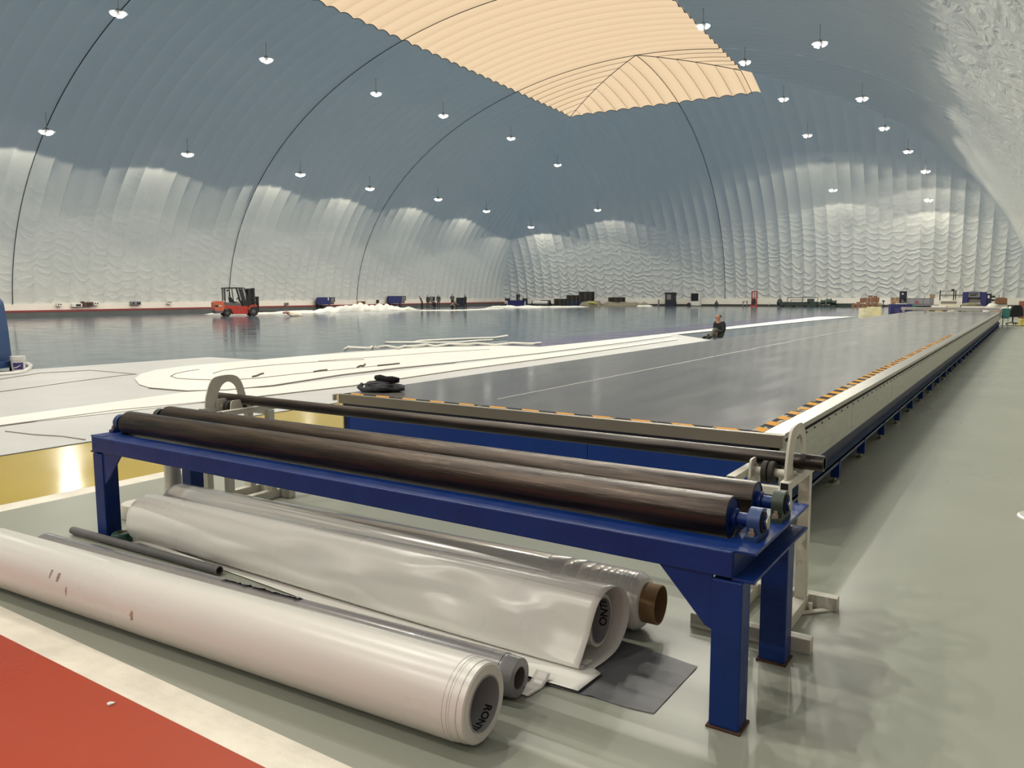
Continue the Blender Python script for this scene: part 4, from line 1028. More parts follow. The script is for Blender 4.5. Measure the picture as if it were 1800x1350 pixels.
# the group by the heap: standing, bending and crouching
def stand_joints(bend=0.0, arms='down', stride=.06):
    J = {'pelvis': (0, 0, .95, (.15, .11)), 'waist': (0, 0, 1.10, (.15, .11)), 'chest': (0, 0, 1.32, (.18, .12)), 'collar': (0, 0, 1.44, .09), 'neck': (0, 0, 1.50, .055), 'skull': (.02, 0, 1.60, .095), 'crown': (.01, 0, 1.67, .075)}
    for s, y in (('L', 1), ('R', -1)):
        J['hip'+s] = (0, y*.10, .90, .10); J['kn'+s] = (.02+stride*y, y*.11, .48, .068); J['an'+s] = (stride*y*.8-.02, y*.12, .08, .048); J['to'+s] = (.14+stride*y*.8, y*.13, .045, .042)
        J['sh'+s] = (0, y*.19, 1.40, .075)
        if arms == 'down': J['el'+s] = (-.02, y*.26, 1.12, .052); J['wr'+s] = (.06, y*.26, .88, .036); J['ha'+s] = (.08, y*.25, .80, .036)
        else: J['el'+s] = (.06, y*.27, 1.14, .052); J['wr'+s] = (.24, y*.08, 1.10, .036); J['ha'+s] = (.28, y*.03, 1.10, .036)
    if bend:
        for k in list(J):
            if k[:2] in ('wa', 'ch', 'co', 'ne', 'sk', 'cr', 'sh', 'el', 'wr', 'ha'):
                x, y, z, r = J[k]; dz = z-.95; c_, s_ = math.cos(bend), math.sin(bend)
                J[k] = (x*c_+dz*s_, y, .95+dz*c_-x*s_, r)
    return J
def crouch_joints():
    J = {'pelvis': (-.12, 0, .32, (.16, .13)), 'waist': (-.06, 0, .46, (.16, .12)), 'chest': (.10, 0, .64, (.18, .13)), 'collar': (.17, 0, .73, .09), 'neck': (.21, 0, .77, .055), 'skull': (.27, 0, .84, .095), 'crown': (.28, 0, .91, .075)}
    for s, y in (('L', 1), ('R', -1)):
        J['hip'+s] = (-.08, y*.11, .30, .10); J['kn'+s] = (.28, y*.17, .42, .07); J['an'+s] = (.06, y*.15, .08, .05); J['to'+s] = (.22, y*.16, .045, .042)
        J['sh'+s] = (.14, y*.19, .69, .075); J['el'+s] = (.36, y*.22, .46, .052); J['wr'+s] = (.52, y*.12, .30, .036); J['ha'+s] = (.57, y*.10, .24, .036)
    return J
sb_ = [('pelvis', 'waist'), ('waist', 'chest'), ('chest', 'collar'), ('collar', 'neck'), ('neck', 'skull'), ('skull', 'crown')]
for s in 'LR': sb_ += [('chest', 'sh'+s), ('sh'+s, 'el'+s), ('el'+s, 'wr'+s), ('wr'+s, 'ha'+s), ('pelvis', 'hip'+s), ('hip'+s, 'kn'+s), ('kn'+s, 'an'+s), ('an'+s, 'to'+s)]
mo2 = {('collar', 'neck'): 2, ('neck', 'skull'): 2, ('skull', 'crown'): 4}
for s in 'LR':
    mo2[('wr'+s, 'ha'+s)] = 2; mo2[('an'+s, 'to'+s)] = 3
    for q_ in (('pelvis', 'hip'+s), ('hip'+s, 'kn'+s), ('kn'+s, 'an'+s)): mo2[q_] = 1
ra = math.atan2(_R.y, _R.x); fa = math.atan2(_F.y, _F.x)
PPL = [((742, 545), stand_joints(.42), ra+PI, (m_gt, m_pant), 'worker in a grey coat bending forward at the end of the group on the heap', 1.0),
       ((752.5, 541.5), stand_joints(.08), ra+2.4, (m_camo, m_camo), 'worker in olive workwear standing between the bending one and the crouching one', 1.0),
       ((771, 541), stand_joints(.05), ra+2.0, (m_camo, m_camo), 'worker in a cap and olive workwear standing beside the crate by the kerb', 1.03),
       ((764.5, 540.8), crouch_joints(), ra+2.6, (m_dk, m_pant), 'worker crouching low by the kerb next to the capped standing one', 1.0),
       ((795.5, 541.6), stand_joints(.06, 'front'), fa+PI-.3, (m_gt, m_pant), 'worker in a brownish grey coat standing behind the two crouching people', 1.06),
       ((793.5, 544.3), crouch_joints(), ra+.2, (M('pale_jacket', srgb(150, 128, 120), .9), m_pant), 'crouching worker with a pale jacket bent over the white membrane', .98),
       ((803.5, 544.0), crouch_joints(), ra+PI, (m_gt, m_pant), 'crouching worker in a dark grey coat facing the pale-jacketed one', 1.05),
       ((818, 543.6), stand_joints(.0), ra+2.7, (m_dk, m_pant), 'worker in dark clothes standing upright next to the dark chest', 1.04)]
for (u, v), J, rz, (ma, mb), lab_, sc_ in PPL:
    P = at(u, v)
    p_ = P.dot(BX)-PC
    if p_ < -dB+.9: P *= (-dB+.9+PC)/P.dot(BX)
    t = make_person('person', lab_, J, sb_, 'pelvis', [ma, mb, m_skin, m_shoe, m_hair], mo2, P, rz, sc_, 1)
    t['group'] = 'workers by the kerb'

# ================================================================== things along the far walls
def col_dir(u):
    d = _RX*((u-900)/FPX)+_DY*((530-675)/FPX)+_F2
    return Vector((d.x, d.y, 0))
def ew(u, q=109.0):
    """floor point in the direction of column u, q metres down the hall"""
    d = col_dir(u); return d*(q/d.dot(AX))
def mpp(P): return depth(P)/FPX
RZ = PHI                                     # things by the end wall face down the hall
class Far:
    """builds a thing at a floor point in units of the photograph's pixels at that distance: x to the right, z up"""
    def __init__(s, name, label, cat, u, q=109.0, rz=RZ, group=None, v=None):
        P = at(u, v) if v is not None else ew(u, q)
        s.k = mpp(P); s.t = thing(name, label, cat, P, rz, group)
    def box(s, name, x0, x1, z0, z1, mat, y0=0.0, y1=1.0, bev=0.0):
        k = s.k; return obj(name, bx(x0*k, x1*k, y0, y1, z0*k, z1*k, bev), mat, s.t)
    def tube(s, name, a, b, r, mat, seg=10, parent=None):
        k = s.k; o = obj(name, tube(NB(), (a[0]*k, a[1], a[2]*k), (b[0]*k, b[1], b[2]*k), r*k, seg), mat, parent or s.t); return auto_smooth(o)
    def sweep(s, name, pts, r, mat):
        k = s.k; return obj(name, sweep(NB(), [(x*k, y, z*k) for x, y, z in pts], r*k, 6), mat, s.t, smooth=True)
    def blob(s, name, c, r, mat, seed=0, amp=.3):
        k = s.k; b = NB(); blob(b, (c[0]*k, c[1], c[2]*k), (r[0]*k, r[1], r[2]*k), 3, amp, 2.2, seed); return obj(name, b, mat, s.t, smooth=True)
m_dkm = M('dark_machine', srgb(40, 40, 44), .55, var=.2, vs=3)
m_mid = M('grey_machine', srgb(120, 120, 122), .55, var=.1, vs=3)
m_pal = M('weathered_dark_wood', srgb(62, 58, 54), .85, var=.3, vs=4)
m_palb = M('blue_black_plastic', srgb(44, 56, 78), .6, var=.2, vs=4)
m_khaki = M('khaki_membrane', srgb(128, 122, 104), .8, var=.2, vs=1.5, bump=.6, bs=3)
m_yel = M('yellow_cloth', srgb(196, 186, 90), .7, var=.15, vs=3)
m_navy = M('navy_panel', srgb(40, 44, 104), .5, var=.08, vs=2)
m_navy2 = M('dark_navy', srgb(26, 28, 52), .5, var=.1, vs=2)
m_offw = M('off_white_panel', srgb(214, 212, 202), .5, var=.05, vs=2)
m_card = M('cardboard', srgb(128, 92, 70), .85, var=.14, vs=3)
m_card2 = M('pale_cardboard', srgb(150, 122, 92), .85, var=.12, vs=3)
m_dgreen = M('dark_green_machine', srgb(40, 54, 50), .55, var=.2, vs=3)
m_dgreen2 = M('green_drum', srgb(34, 62, 48), .55, var=.15, vs=3)
m_redm = M('red_frame', srgb(172, 62, 56), .5, var=.1, vs=3)
m_teal = M('teal_plastic', srgb(52, 120, 116), .45, var=.1, vs=4)
m_scr = M('dark_screen', srgb(22, 26, 40), .2, var=.1, vs=3)
m_cream = M('cream_cover', srgb(228, 222, 190), .7, var=.05, vs=2, bump=.5, bs=3.5)

# blue tank machine with white posts
F = Far('tank_machine', 'blue tank machine with two pale posts and a dark drum in the hall corner', 'machine', 905, 106)
F.box('tank', -14, 16, 0, 9.5, m_navy, 0, 1.6, .02)
for x in (-16, 19): F.tube('post', (x, .2, 0), (x, .2, 20), 1.1, m_offw); F.box('post_head', x-3.5, x+3.5, 9, 13, m_dkm, -.1, .5)
F.tube('drum', (1, .9, 9.5), (1, .9, 20), 3.4, m_dkm, 14)
F.sweep('hose', [(6, .2, 9.5), (7, .2, 13), (10, .2, 14), (13, .2, 12), (14, .2, 4), (15, .2, 0.6)], .5, m_offw)
F.sweep('hose', [(-12, .2, 10), (-9, .2, 13.5), (-6, .2, 13), (-5, .2, 10)], .5, m_offw)
# white roll on a black cradle
F = Far('roll_cradle', 'black cradle at the end wall carrying one white roll', 'cradle', 951, 107)
for x in (-16, 17):
    k = F.k; b = NB(); prism(b, [(-.7, 0), (.7, 0), (.15, 9*k), (-.15, 9*k)], 'x', x*k-.06, x*k+.06); obj('end_frame', b, m_dkm, F.t)
F.tube('tie_bar', (-16, 0, 1), (17, 0, 1), .5, m_dkm); F.tube('top_bar', (-2, .3, 9), (17, .3, 9), .9, m_dkm)
k = F.k; P = F.t.location
b = NB(); lathe(b, (-16*k, 0, 5.2*k), (14*k, 0, 5.2*k), [(0, 0), (0, 3.2*k), (30*k, 3.2*k), (30*k, 0)], 20)
t2 = thing('membrane_roll', 'far white roll resting in the black cradle', 'roll', P, RZ); auto_smooth(obj('wound_sheet', b, m_pvc, t2)); auto_smooth(obj('core', tube(NB(), (-16.5*k, 0, 5.2*k), (15.5*k, 0, 5.2*k), 1.0*k, 10), m_brown, t2))

# pallet stacks
def pallet_mesh(w, d, h):
    b = NB()
    for i in range(5):
        y = -d/2+i*(d-.14)/4; box(b, -w/2, w/2, y, y+.14, h*.70, h)
    box(b, -w/2+.02, w/2-.02, .08, .12, h*.30, h*.70)
    for y in (-d/2, -.06, d/2-.12):
        box(b, -w/2, w/2, y, y+.12, 0, h*.30)
        for x in (-w/2+.04, -.14, w/2-.32): box(b, x, x+.28, y+.01, y+.11, h*.30, h*.70)
    return b
pk = mpp(ew(1010, 108)); ph = 2.05*pk
pm = None; pmb = None
def stack(u, n, wpx, q, label, mat, z0=0.0, grp='pallet stacks at the end wall', dx=0.0):
    P = ew(u, q)
    for i in range(n):
        me = obj('pallet', pallet_mesh(wpx*pk, 1.1, ph), mat) if i == 0 else None
        if i == 0: first_ = me; o = me
        else: o = first_.copy(); COL.objects.link(o)
        o.location = P+Vector((dx*i, 0, z0+i*ph)); o.rotation_euler = (0, 0, RZ+.03*math.sin(i*2.1+u))
        tag(o, f'{label}, {ORD[n-1-i]} from top' if n > 1 else label, 'pallet', grp)
stack(986.5, 6, 23, 108.2, 'dark pallet in the lowest of three joined stacks', m_pal)
stack(1008, 4, 22, 108.4, 'blue-black pallet in the middle stack', m_palb)
stack(1008, 5, 22, 108.4, 'dark pallet in the middle stack', m_pal, 4*ph)
stack(1031, 4, 25, 108.6, 'blue-black pallet in the tallest stack', m_palb)
stack(1031, 8, 25, 108.6, 'dark pallet in the tallest stack', m_pal, 4*ph)
stack(1084, 4, 27, 109.4, 'dark pallet in the small stack above the khaki heap', m_pal, 3.2*ph)
stack(1084, 3, 24, 109.4, 'pallet half hidden beneath the small stack', m_pal)
def fheap(label, u0, u1, q, h, mat, seed, name='membrane_heap', wid=1.6):
    A_, B_ = ew(u0, q), ew(u1, q); k = mpp(A_); b = NB()
    def fn(a, v):
        c = A_.lerp(B_, a); an = PI*v; e = min(1, min(a, 1-a)*8)
        kk = 1+.5*nz(c.x*1.1+seed, c.y*1.1, v*2)+.25*nz(c.x*2.9, c.y*2.9, v*5+seed)
        return c-AX*(math.cos(an)*wid/2)+Vector((0, 0, max(.004, math.sin(an)*h*k*kk*e)))
    grid(b, fn, 40, 8); return tag(obj(name, b, mat, smooth=True), label, 'membrane')
fheap('bulky khaki membrane heap directly before the tallest pallet stack', 1020, 1058, 106.2, 8.5, m_khaki, 2)
fheap('long low khaki membrane heap under the separate small pallet stack', 1056, 1146, 106.6, 6.5, m_khaki, 5)
b = NB(); P = ew(1041, 105.3); k = mpp(P); sweep(b, [P+Vector((-.6, 0, 6.6*k)), P+Vector((0, 0, 6.2*k)), P+Vector((.7, 0, 4.2*k))], [.10, .14, .08], 6); tag(obj('yellow_strap', b, m_yel, smooth=True), 'yellow strap lying over the bulky khaki heap', 'strap')
fheap('small white membrane scrap on the floor before the khaki heap', 1120, 1147, 105.2, 2.2, m_heap, 9, wid=.9)

# standing equipment
F = Far('control_machine', 'dark upright machine with a pale window, nearest the khaki heap', 'machine', 1177, 109)
F.box('cabinet', -8.5, 8, 0, 24, m_dkm, 0, 1.0, .03); F.box('window', -5, 2.5, 11.5, 20.5, m_mid, -.02, 0.01); F.box('window_frame', -6, 3.5, 10.5, 21.5, m_dkm, -.01, .005)
F.box('side_handle', 8, 10.5, 18, 22.5, m_dkm, .1, .5); F.box('side_handle', 8, 10, 9, 12, m_dkm, .1, .5); F.box('base', -7, 8.5, 0, 8, m_navy2, -.1, 1.1); F.box('visor', -10, 9, 21.5, 23.5, m_dkm, -.1, 1.0)
F = Far('control_cabinet', 'white cabinet with a big dark screen on wheels', 'cabinet', 1221, 109)
F.box('cabinet', -7, 8.5, 1, 23, m_offw, 0, 1.0, .02); F.box('screen', -6.6, 6.6, 9, 22.5, m_scr, -.02, .01); F.tube('wheel', (-9.5, -.3, 3), (-9.5, .1, 3), 3, m_dkm, 14); F.tube('wheel', (-12, -.2, 2), (-12, .1, 2), 2, m_dkm, 14); F.tube('handle', (-8, .2, 15), (-10.5, .2, 15), .5, m_dkm)
for x in (-6, 7): F.box('caster', x-1, x+1, 0, 1, m_rubber, .1, .3)
F = Far('bell_stand', 'small dark bell-shaped stand against the white low wall', 'stand', 1259.5, 109)
k = F.k; b = NB(); lathe(b, (0, 0, 0), (0, 0, 1), [(0, 0), (0, 3.0*k), (1*k, 3.6*k), (5*k, 3.3*k), (7.5*k, 2.1*k), (8.6*k, .9*k), (11*k, .35*k), (12*k, 0)], 20); auto_smooth(obj('bell_body', b, m_dgreen, F.t)); F.tube('base_ring', (0, 0, 0), (0, 0, .6), 3.9, m_dkm, 18)
F = Far('stool', 'small grey stool by the white low wall', 'stool', 1309, 109)
F.box('seat', -4, 4, 8, 9.2, m_mid, 0, .6)
for x in (-3.4, 3.4):
    for y in (.05, .5): F.tube('leg', (x, y, 0), (x, y, 8), .5, m_mid)
F.box('rung', -3.4, 3.4, 3, 3.8, m_mid, .02, .1)
F = Far('pallet_stacker', 'tall red-framed hand stacker beside the end wall', 'stacker', 1325.5, 108.5)
for x in (-4.2, 4.2): F.box('mast_post', x-.9, x+.9, 0, 26.5, m_redm, 0, .2)
F.box('mast_top', -5, 5, 25.2, 26.8, m_redm, 0, .2); F.box('mast_bar', -4, 4, 15, 16.2, m_redm, .02, .18); F.box('pump', -2.4, 2.4, 4, 14, m_dkm, -.2, .2); F.box('motor', -3.4, 3.4, 5.5, 9, m_dkm, -.3, .1); F.tube('ram', (0, .1, 14), (0, .1, 25), .6, m_mid)
F.box('base_plate', -6, 6, 0, 1.6, m_redm, -.8, .3)
F = Far('wall_box', 'small white box low at the end wall between red stacker and green machine', 'box', 1351.5, 110)
F.box('body', -1.6, 1.6, 3.2, 7, m_offw, 0, .3, .02); F.tube('stem', (0, .15, 0), (0, .15, 3.2), .5, m_mid)
F = Far('pole_bracket', 'short grey post at the end wall beside the khaki heap', 'post', 1157.5, 110)
F.box('post', -1, 1, 0, 11, m_mid, 0, .2); F.box('foot', -2, 2, 0, .8, m_mid, -.1, .3)
# long dark green machine
F = Far('rolling_machine', 'long dark green machine with a raised rail frame', 'machine', 1401, 107.5)
F.box('bed', -30, 36, 2, 8.5, m_dgreen, 0, 1.4, .03)
for x in (-26, -8, 12, 32): F.box('foot', x-2, x+2, 0, 2, m_dkm, .1, 1.2)
F.blob('drive_head', (-31, .6, 7.5), (4.5, .6, 6.5), m_dgreen, 3, .25); F.tube('lever', (-30, .4, 12), (-30, .4, 17), .5, m_dkm)
for x in (-17.5, 8, 33): F.tube('rail_post', (x, .3, 8), (x+1, .3, 16), .55, m_dkm)
F.tube('top_rail', (-17, .3, 16), (34, .3, 16), .55, m_dkm); F.tube('lower_rail', (-11, .3, 12), (12, .3, 12), .5, m_dkm); F.tube('rail_post', (-11, .3, 8), (-11, .3, 12), .5, m_dkm)
F.box('gearbox', 17, 27, 7, 14, m_dgreen, -.1, 1.0, .05); F.box('gearbox_base', 22, 33, 0, 9, m_dgreen, -.25, .8, .03)
for x, r_, l in ((1447, 5, 'largest dark green drum standing next to the rail-framed machine'), (1457, 6, 'middle dark green drum of the three by the machine'), (1466, 4.6, 'last dark green drum of the three by the machine')):
    F = Far('cable_drum', l, 'drum', x, 106.5, group='dark green drums')
    F.tube('flange', (-3.8, 0, r_+3.4), (-3.0, 0, r_+3.4), r_, m_dgreen2, 20); F.tube('flange', (3.0, 0, r_+3.4), (3.8, 0, r_+3.4), r_, m_dgreen2, 20); F.tube('barrel', (-3, 0, r_+3.4), (3, 0, r_+3.4), r_*.75, m_dgreen, 18); F.box('cradle', -4, 4, 0, 3.8, m_dgreen, -.4, .4)
F = Far('metal_chest', 'long low dark green chest beside the cardboard boxes', 'chest', 1482, 107)
F.box('chest_body', -18, 16, 0, 5.2, m_dgreen, 0, 1.2, .02); F.box('chest_lid', -18.4, 16.4, 5.2, 6.2, m_dgreen2, -.03, 1.23, .02); F.box('latch', -2, 0, 4, 6, m_dkm, -.06, 0)
# cardboard boxes, one by one
BX_ = [(1500.5, 8, 0, 7, 0), (1509, 9, 0, 6, 0), (1509, 8, 6, 9, 0), (1517, 9, 0, 6.5, 0), (1526, 9, 0, 8, 0), (1534.5, 8, 0, 8, 0), (1541.5, 7, 0, 9, 1),
       (1515, 8, 7, 16, 1), (1521, 6, 8, 16.5, 1), (1527, 6, 8, 16.5, 1), (1533, 6, 8, 17, 1), (1538, 6, 8.5, 20, 1), (1543, 5, 9, 17, 1), (1530, 9, 17.1, 20.5, 1),
       (1569, 8, 10, 17, 2), (1577, 8, 10, 17, 2), (1571, 12, 0, 10, 2), (1581, 9, 0, 10, 2)]
lbl = ['lone low box at the outer end of the cardboard pile, next to the chest', 'squat box second from the chest in the bottom row', 'thin box lying on the squat second one', 'wide box third from the chest in the bottom row', 'box fourth from the chest in the bottom row', 'box fifth from the chest in the bottom row', 'tall box closing the bottom row beside the weighing scale',
       'first upright box of the raised row, by the pale wall gap', 'second upright box of the raised row', 'third upright box of the raised row', 'fourth upright box of the raised row', 'tallest upright box of the raised row', 'last upright box of the raised row, above the scale side', 'flat box topping the cardboard pile',
       'upper brown box of the pair by the banner, farther from it', 'upper brown box of the pair, touching the banner', 'wide lower box carrying the pair by the banner', 'lower box half behind the banner stand']
for (u, wd, z0, z1, ro), lb in zip(BX_, lbl):
    P = ew(u, 106.2+.5*(z0 > 3)+.3*ro); k = mpp(P)
    t = thing('cardboard_box', lb.replace(' box', ' cardboard box', 1), 'box', P+Vector((0, 0, z0*k)), RZ+.04*math.sin(u), 'cardboard boxes by the end wall')
    w_ = wd*k*.38; h_ = (z1-z0)*k-.006
    obj('carton', bx(-w_, w_, -.2, .26, 0, h_), m_card if ro != 2 else m_card2, t); obj('tape', bx(-w_*.12, w_*.12, -.203, .263, h_*.3, h_+.003), m_card2 if ro != 2 else m_card, t)
F = Far('weighing_scale', 'small platform scale with a display on a pole between the box piles', 'scale', 1553, 107)
F.box('platform', -5, 3, 0, 1.4, m_dkm, -.4, .4); F.tube('pole', (0, 0, 1), (0, 0, 10), .7, m_dkm); F.box('display', -2, 2, 9.5, 12, m_dkm, -.1, .1)
F = Far('sack', 'grey-brown sack leaning at the end of the cardboard pile', 'sack', 1547, 105.8); F.blob('sack_body', (0, 0, 3.5), (4, .35, 4), m_khaki, 4); F.blob('tied_neck', (-3, 0, 6.5), (1.6, .2, 1.6), m_card2, 7)
# cream crate, navy cabinet and banner beside the table
P = at(1529, 559.5); k = mpp(P)
t = thing('covered_crate', 'crate under a crumpled cream cover at the end of the white strip', 'crate', P, YAW-.12)
b = NB()
def cov(u, v):
    a = 2*PI*u; r_ = 1/max(abs(math.cos(a)), abs(math.sin(a))) if True else 1
    x, y = math.cos(a)*r_, math.sin(a)*r_; x, y = max(-1, min(1, x*1.02)), max(-1, min(1, y*1.02))
    z = v*20*k*(1-.10*(x < -.6)*v)
    return Vector((x*16.3*k*(1-.03*v)+.02*nz(u*9, v*6), y*.42+.03*nz(u*12, v*5, 3), max(0, z+.03*nz(u*10, v*8, 7)*v)))
grid(b, cov, 64, 10); obj('cover', b, m_cream, t, smooth=True)
obj('crate_body', bx(-15.6*k, 15.6*k, -.38, .38, 0, 17.8*k), m_card2, t); obj('top_item', bx(-13*k, -8*k, -.2, .1, 17.8*k, 20.5*k), m_khaki, t)
obj('cover_top', bx(-7*k, 15.7*k, -.4, .4, 18.2*k, 19.8*k), m_cream, t)
P = at(1584, 551.2); k = mpp(P)
t = thing('storage_cabinet', 'low navy cabinet beyond the table edge with a banner board on it', 'cabinet', P, YAW-.3)
obj('cabinet_body', bx(-18*k, 16*k, -.3, .9, .4*k, 16.5*k, .02), m_navy, t); obj('door', bx(-12*k, -3*k, -.315, -.29, 1.5*k, 9*k, .004), M('navy_lighter', srgb(62, 64, 120), .5), t); obj('door', bx(-1.5*k, 12*k, -.315, -.29, 1.5*k, 14*k, .004), m_navy, t)
obj('door_handle', bx(0, 1*k, -.33, -.31, 5*k, 8*k), m_bolt, t); obj('plinth', bx(-17*k, 15*k, -.25, .85, 0, .4*k), m_dkm, t); obj('white_top', bx(-8*k, 8*k, -.2, .6, 16.5*k, 18*k), m_offw, t)
P2 = P+Vector((math.cos(YAW-.3)*.6*k, math.sin(YAW-.3)*.6*k, 18*k))
t = thing('banner_board', 'upright black-navy board with a white triangle standing on the navy cabinet', 'board', P2, YAW-.3)
obj('board', bx(-3*k, 7.5*k, .1, .55, 0, 21*k, .02), m_navy2, t); obj('lower_panel', bx(-2.2*k, 6.4*k, .08, .11, 1*k, 8.5*k), m_scr, t)
b = NB(); prism(b, [(-1.6*k, 15.2*k), (2.6*k, 15.2*k), (.6*k, 18.6*k)], 'y', .075, .1); obj('triangle_mark', b, m_offw, t)
for z0, x1 in ((1.2, 6), (3, 3), (5.2, 2)): obj('print_line', bx(-1*k, x1*k, .06, .08, z0*k, (z0+1.3)*k), m_mid, t)
P = at(1605, 548.5); k = mpp(P)
t = thing('teal_stool', 'teal stool with pale legs at the far table corner', 'stool', P, YAW)
obj('stool_seat', bx(-5*k, 4*k, -.15, .25, 8*k, 12*k, .03), m_teal, t)
for x in (-9, -4, 4): obj('stool_leg', tube(NB(), (x*k, 0, 0), ((x*.5)*k, .05, 8*k), .5*k, 8), m_teal if x < -5 else m_offw, t)
obj('stool_tray', bx(-1*k, 4*k, -.12, .2, 1*k, 3.5*k, .02), m_khaki, t)

# group of machines beyond the table's far end
F = Far('tool_cabinet', 'long grey tool cabinet beyond the navy cabinet', 'cabinet', 1625, 100)
F.box('cabinet_body', -33, 14, 4, 18, m_mid, 0, 1.2, .02); F.box('cabinet_shelf', -33, 14, 0, 4, m_dkm, .1, 1.1)
for x in (-20, -8, 4): F.box('drawer', x-5, x+5, 8, 16, M('drawer_grey', srgb(138, 138, 142), .5), -.03, .01)
F.box('red_label', -13, -9, 9, 13, m_redm, -.05, -.02); F.tube('post', (0, .2, 4), (0, .2, 22), .6, m_mid)
F = Far('cardboard_box', 'cardboard box with open flaps sitting on the grey tool cabinet', 'box', 1638, 100); F.t.location.z += 18.1*F.k
F.box('carton', -3.5, 4, 0, 6, m_card2, .2, .9); F.box('flap', -4.5, -2.5, 5, 6.4, m_card2, .2, .9); F.box('flap', 2.6, 4.6, 5, 6.4, m_card2, .2, .9)
F = Far('printing_machine', 'pale machine with two tall black posts and a bridge between', 'machine', 1670, 93)
F.box('body', -17, 16, 4, 16, m_offw, 0, 1.6, .03); F.box('body_recess', -14, 10, 10.5, 14.5, m_mid, -.03, .01); F.box('skirt', -17, 16, 0, 4, m_dkm, .1, 1.5)
for x in (-16, 5, 8): F.box('post', x-.9, x+.9, 13, 34, m_dkm, .2, .5)
F.box('bridge', -15, 24, 23.5, 25, m_khaki, .25, .45); F.box('bridge_bar', -15, 22, 25.5, 26.2, m_dkm, .3, .4); F.box('motor', 1, 6, 32, 36, m_dkm, .1, .6); F.box('rod', -14, 5, 32, 32.8, m_mid, .3, .4)
for x in (1, 7, 12): F.tube('small_bottle', (x, .1, 15.8), (x, .1, 19.5), .9, m_offw)
for i, (u0, u1, z0, q, lb) in enumerate(((1632, 1668, 1, 84, 'white sheet roll lying low in front of the pale machine'), (1680, 1738, 1, 82, 'longest white sheet roll lying beyond the far table end'), (1690, 1736, 5, 83, 'white roll stacked on the longest one beyond the table end'), (1638, 1664, 4.5, 85, 'short white roll lying on the low one before the pale machine'))):
    A_, B_ = ew(u0, q), ew(u1, q); k = mpp(A_); r_ = 2.6*k if i != 2 else 2.2*k
    zz = z0*k+r_; t = thing('membrane_roll', lb, 'roll', (A_+B_)/2, 0, 'white rolls beyond the table end')
    auto_smooth(wobj('wound_sheet', tube(NB(), A_+Vector((0, 0, zz)), B_+Vector((0, 0, zz)), r_, 20), m_pvc, t)); d_ = (B_-A_).normalized()*.12
    auto_smooth(wobj('core', tube(NB(), A_-d_+Vector((0, 0, zz)), B_+d_+Vector((0, 0, zz)), r_*.35, 12), m_brown, t))
    for f_ in (.15, .85):
        C_ = A_.lerp(B_, f_); wobj('chock', bx(C_.x-.12, C_.x+.12, C_.y-.25, C_.y+.25, 0, z0*k+.02), m_pal, t)
F = Far('press_machine', 'big navy press with a pale display panel and a belt bundle below', 'machine', 1711, 87)
F.box('left_cheek', -17, -8, 6, 33, m_navy, 0, 1.2, .05); F.box('right_cheek', 11, 20, 6, 33, m_navy, 0, 1.2, .05); F.box('head', -12, 12, 22, 33.5, m_navy, .1, 1.1, .03); F.box('display_panel', -11, 9.5, 23.5, 32.5, m_mid, .05, .11); F.box('mark_line', -7, 6, 29, 30.3, m_scr, .03, .06); F.box('mark_line', -6, 4, 26.3, 27.6, m_scr, .03, .06)
F.box('throat', -8, 11, 14, 22, M('dull_metal', srgb(140, 134, 128), .5, .3), .4, .9); F.box('side_unit', 20, 27, 9, 30, m_navy2, .1, 1.0, .03); F.box('side_label', 21, 24, 22, 27, m_offw, .07, .1); F.box('base', -18, 27, 0, 7, m_dkm, -.1, 1.3)
F.blob('belt_bundle', (-3, -.5, 10), (16, .5, 4.5), M('belt_khaki', srgb(126, 122, 98), .8, var=.2, vs=4), 5, .2)
F = Far('rack_shelf', 'dark open rack with folded goods behind the navy press', 'shelf', 1745, 95)
for x in (-9, 9): F.box('upright', x-.6, x+.6, 0, 26, m_mid, 0, .6)
for z0 in (8, 14, 20): F.box('shelf_board', -9, 9, z0, z0+1, m_mid, 0, .6); F.blob('folded_goods', (-2, .25, z0+2.4), (6, .2, 1.8), m_dgreen, z0, .2)
F = Far('fabric_bundle', 'pale draped fabric bundle between navy press and red-white bags', 'bundle', 1745, 74); F.blob('draped_fabric', (0, 0, 9), (11, .6, 9.5), m_offw, 2, .25); F.blob('lower_fold', (-8, -.2, 4), (7, .4, 5), m_pvc, 5, .2)
F = Far('cardboard_box', 'brown carton standing on pale bundles above the red-white bags', 'box', 1760, 76); F.t.location.z += 17.6*F.k
F.box('carton', -9, 9, 0, 9, m_card, .1, .8); F.box('lid', -7, 6, 9, 10.6, m_card2, .2, .7)
F = Far('fabric_bundle', 'white bundle stack carrying the brown carton', 'bundle', 1760, 76.6); F.box('folded_stack', -10, 10, 0, 17.4, m_offw, -.2, 1.0, .06); F.box('strap', -10.2, 10.2, 8, 9, m_mid, -.22, 1.02)
F = Far('printed_bag', 'red and white printed bags at the far table corner', 'bag', 1763, 64); F.blob('bag', (-3, 0, 6), (8, .35, 6.5), M('red_bag', srgb(168, 48, 52), .6, var=.2, vs=3), 3, .15); F.blob('bag_top', (4, .1, 13), (7, .3, 5), m_offw, 6, .25); F.box('bag_print', -7, 0, 3, 7, m_offw, -.36, -.33); F.box('bag_print_dark', -5.5, -1.5, 4, 6, m_scr, -.38, -.35); F.box('dark_strip', -2, 8, 12.5, 15, m_scr, -.32, -.28)
for u, lb, sd in ((1777, 'white bulging bag behind the office chair, next to the brown carton', 2), (1791.5, 'white bulging bag behind the office chair, next to the brown panel', 4)):
    F = Far('white_bag', lb, 'bag', u, 66, group='white bags behind the chair'); F.blob('bag_body', (0, 0, 9), (5.2, .4, 9), m_offw, sd, .12); F.box('bag_band', -6, -3.5, 6, 16, m_mid, -.4, -.2)
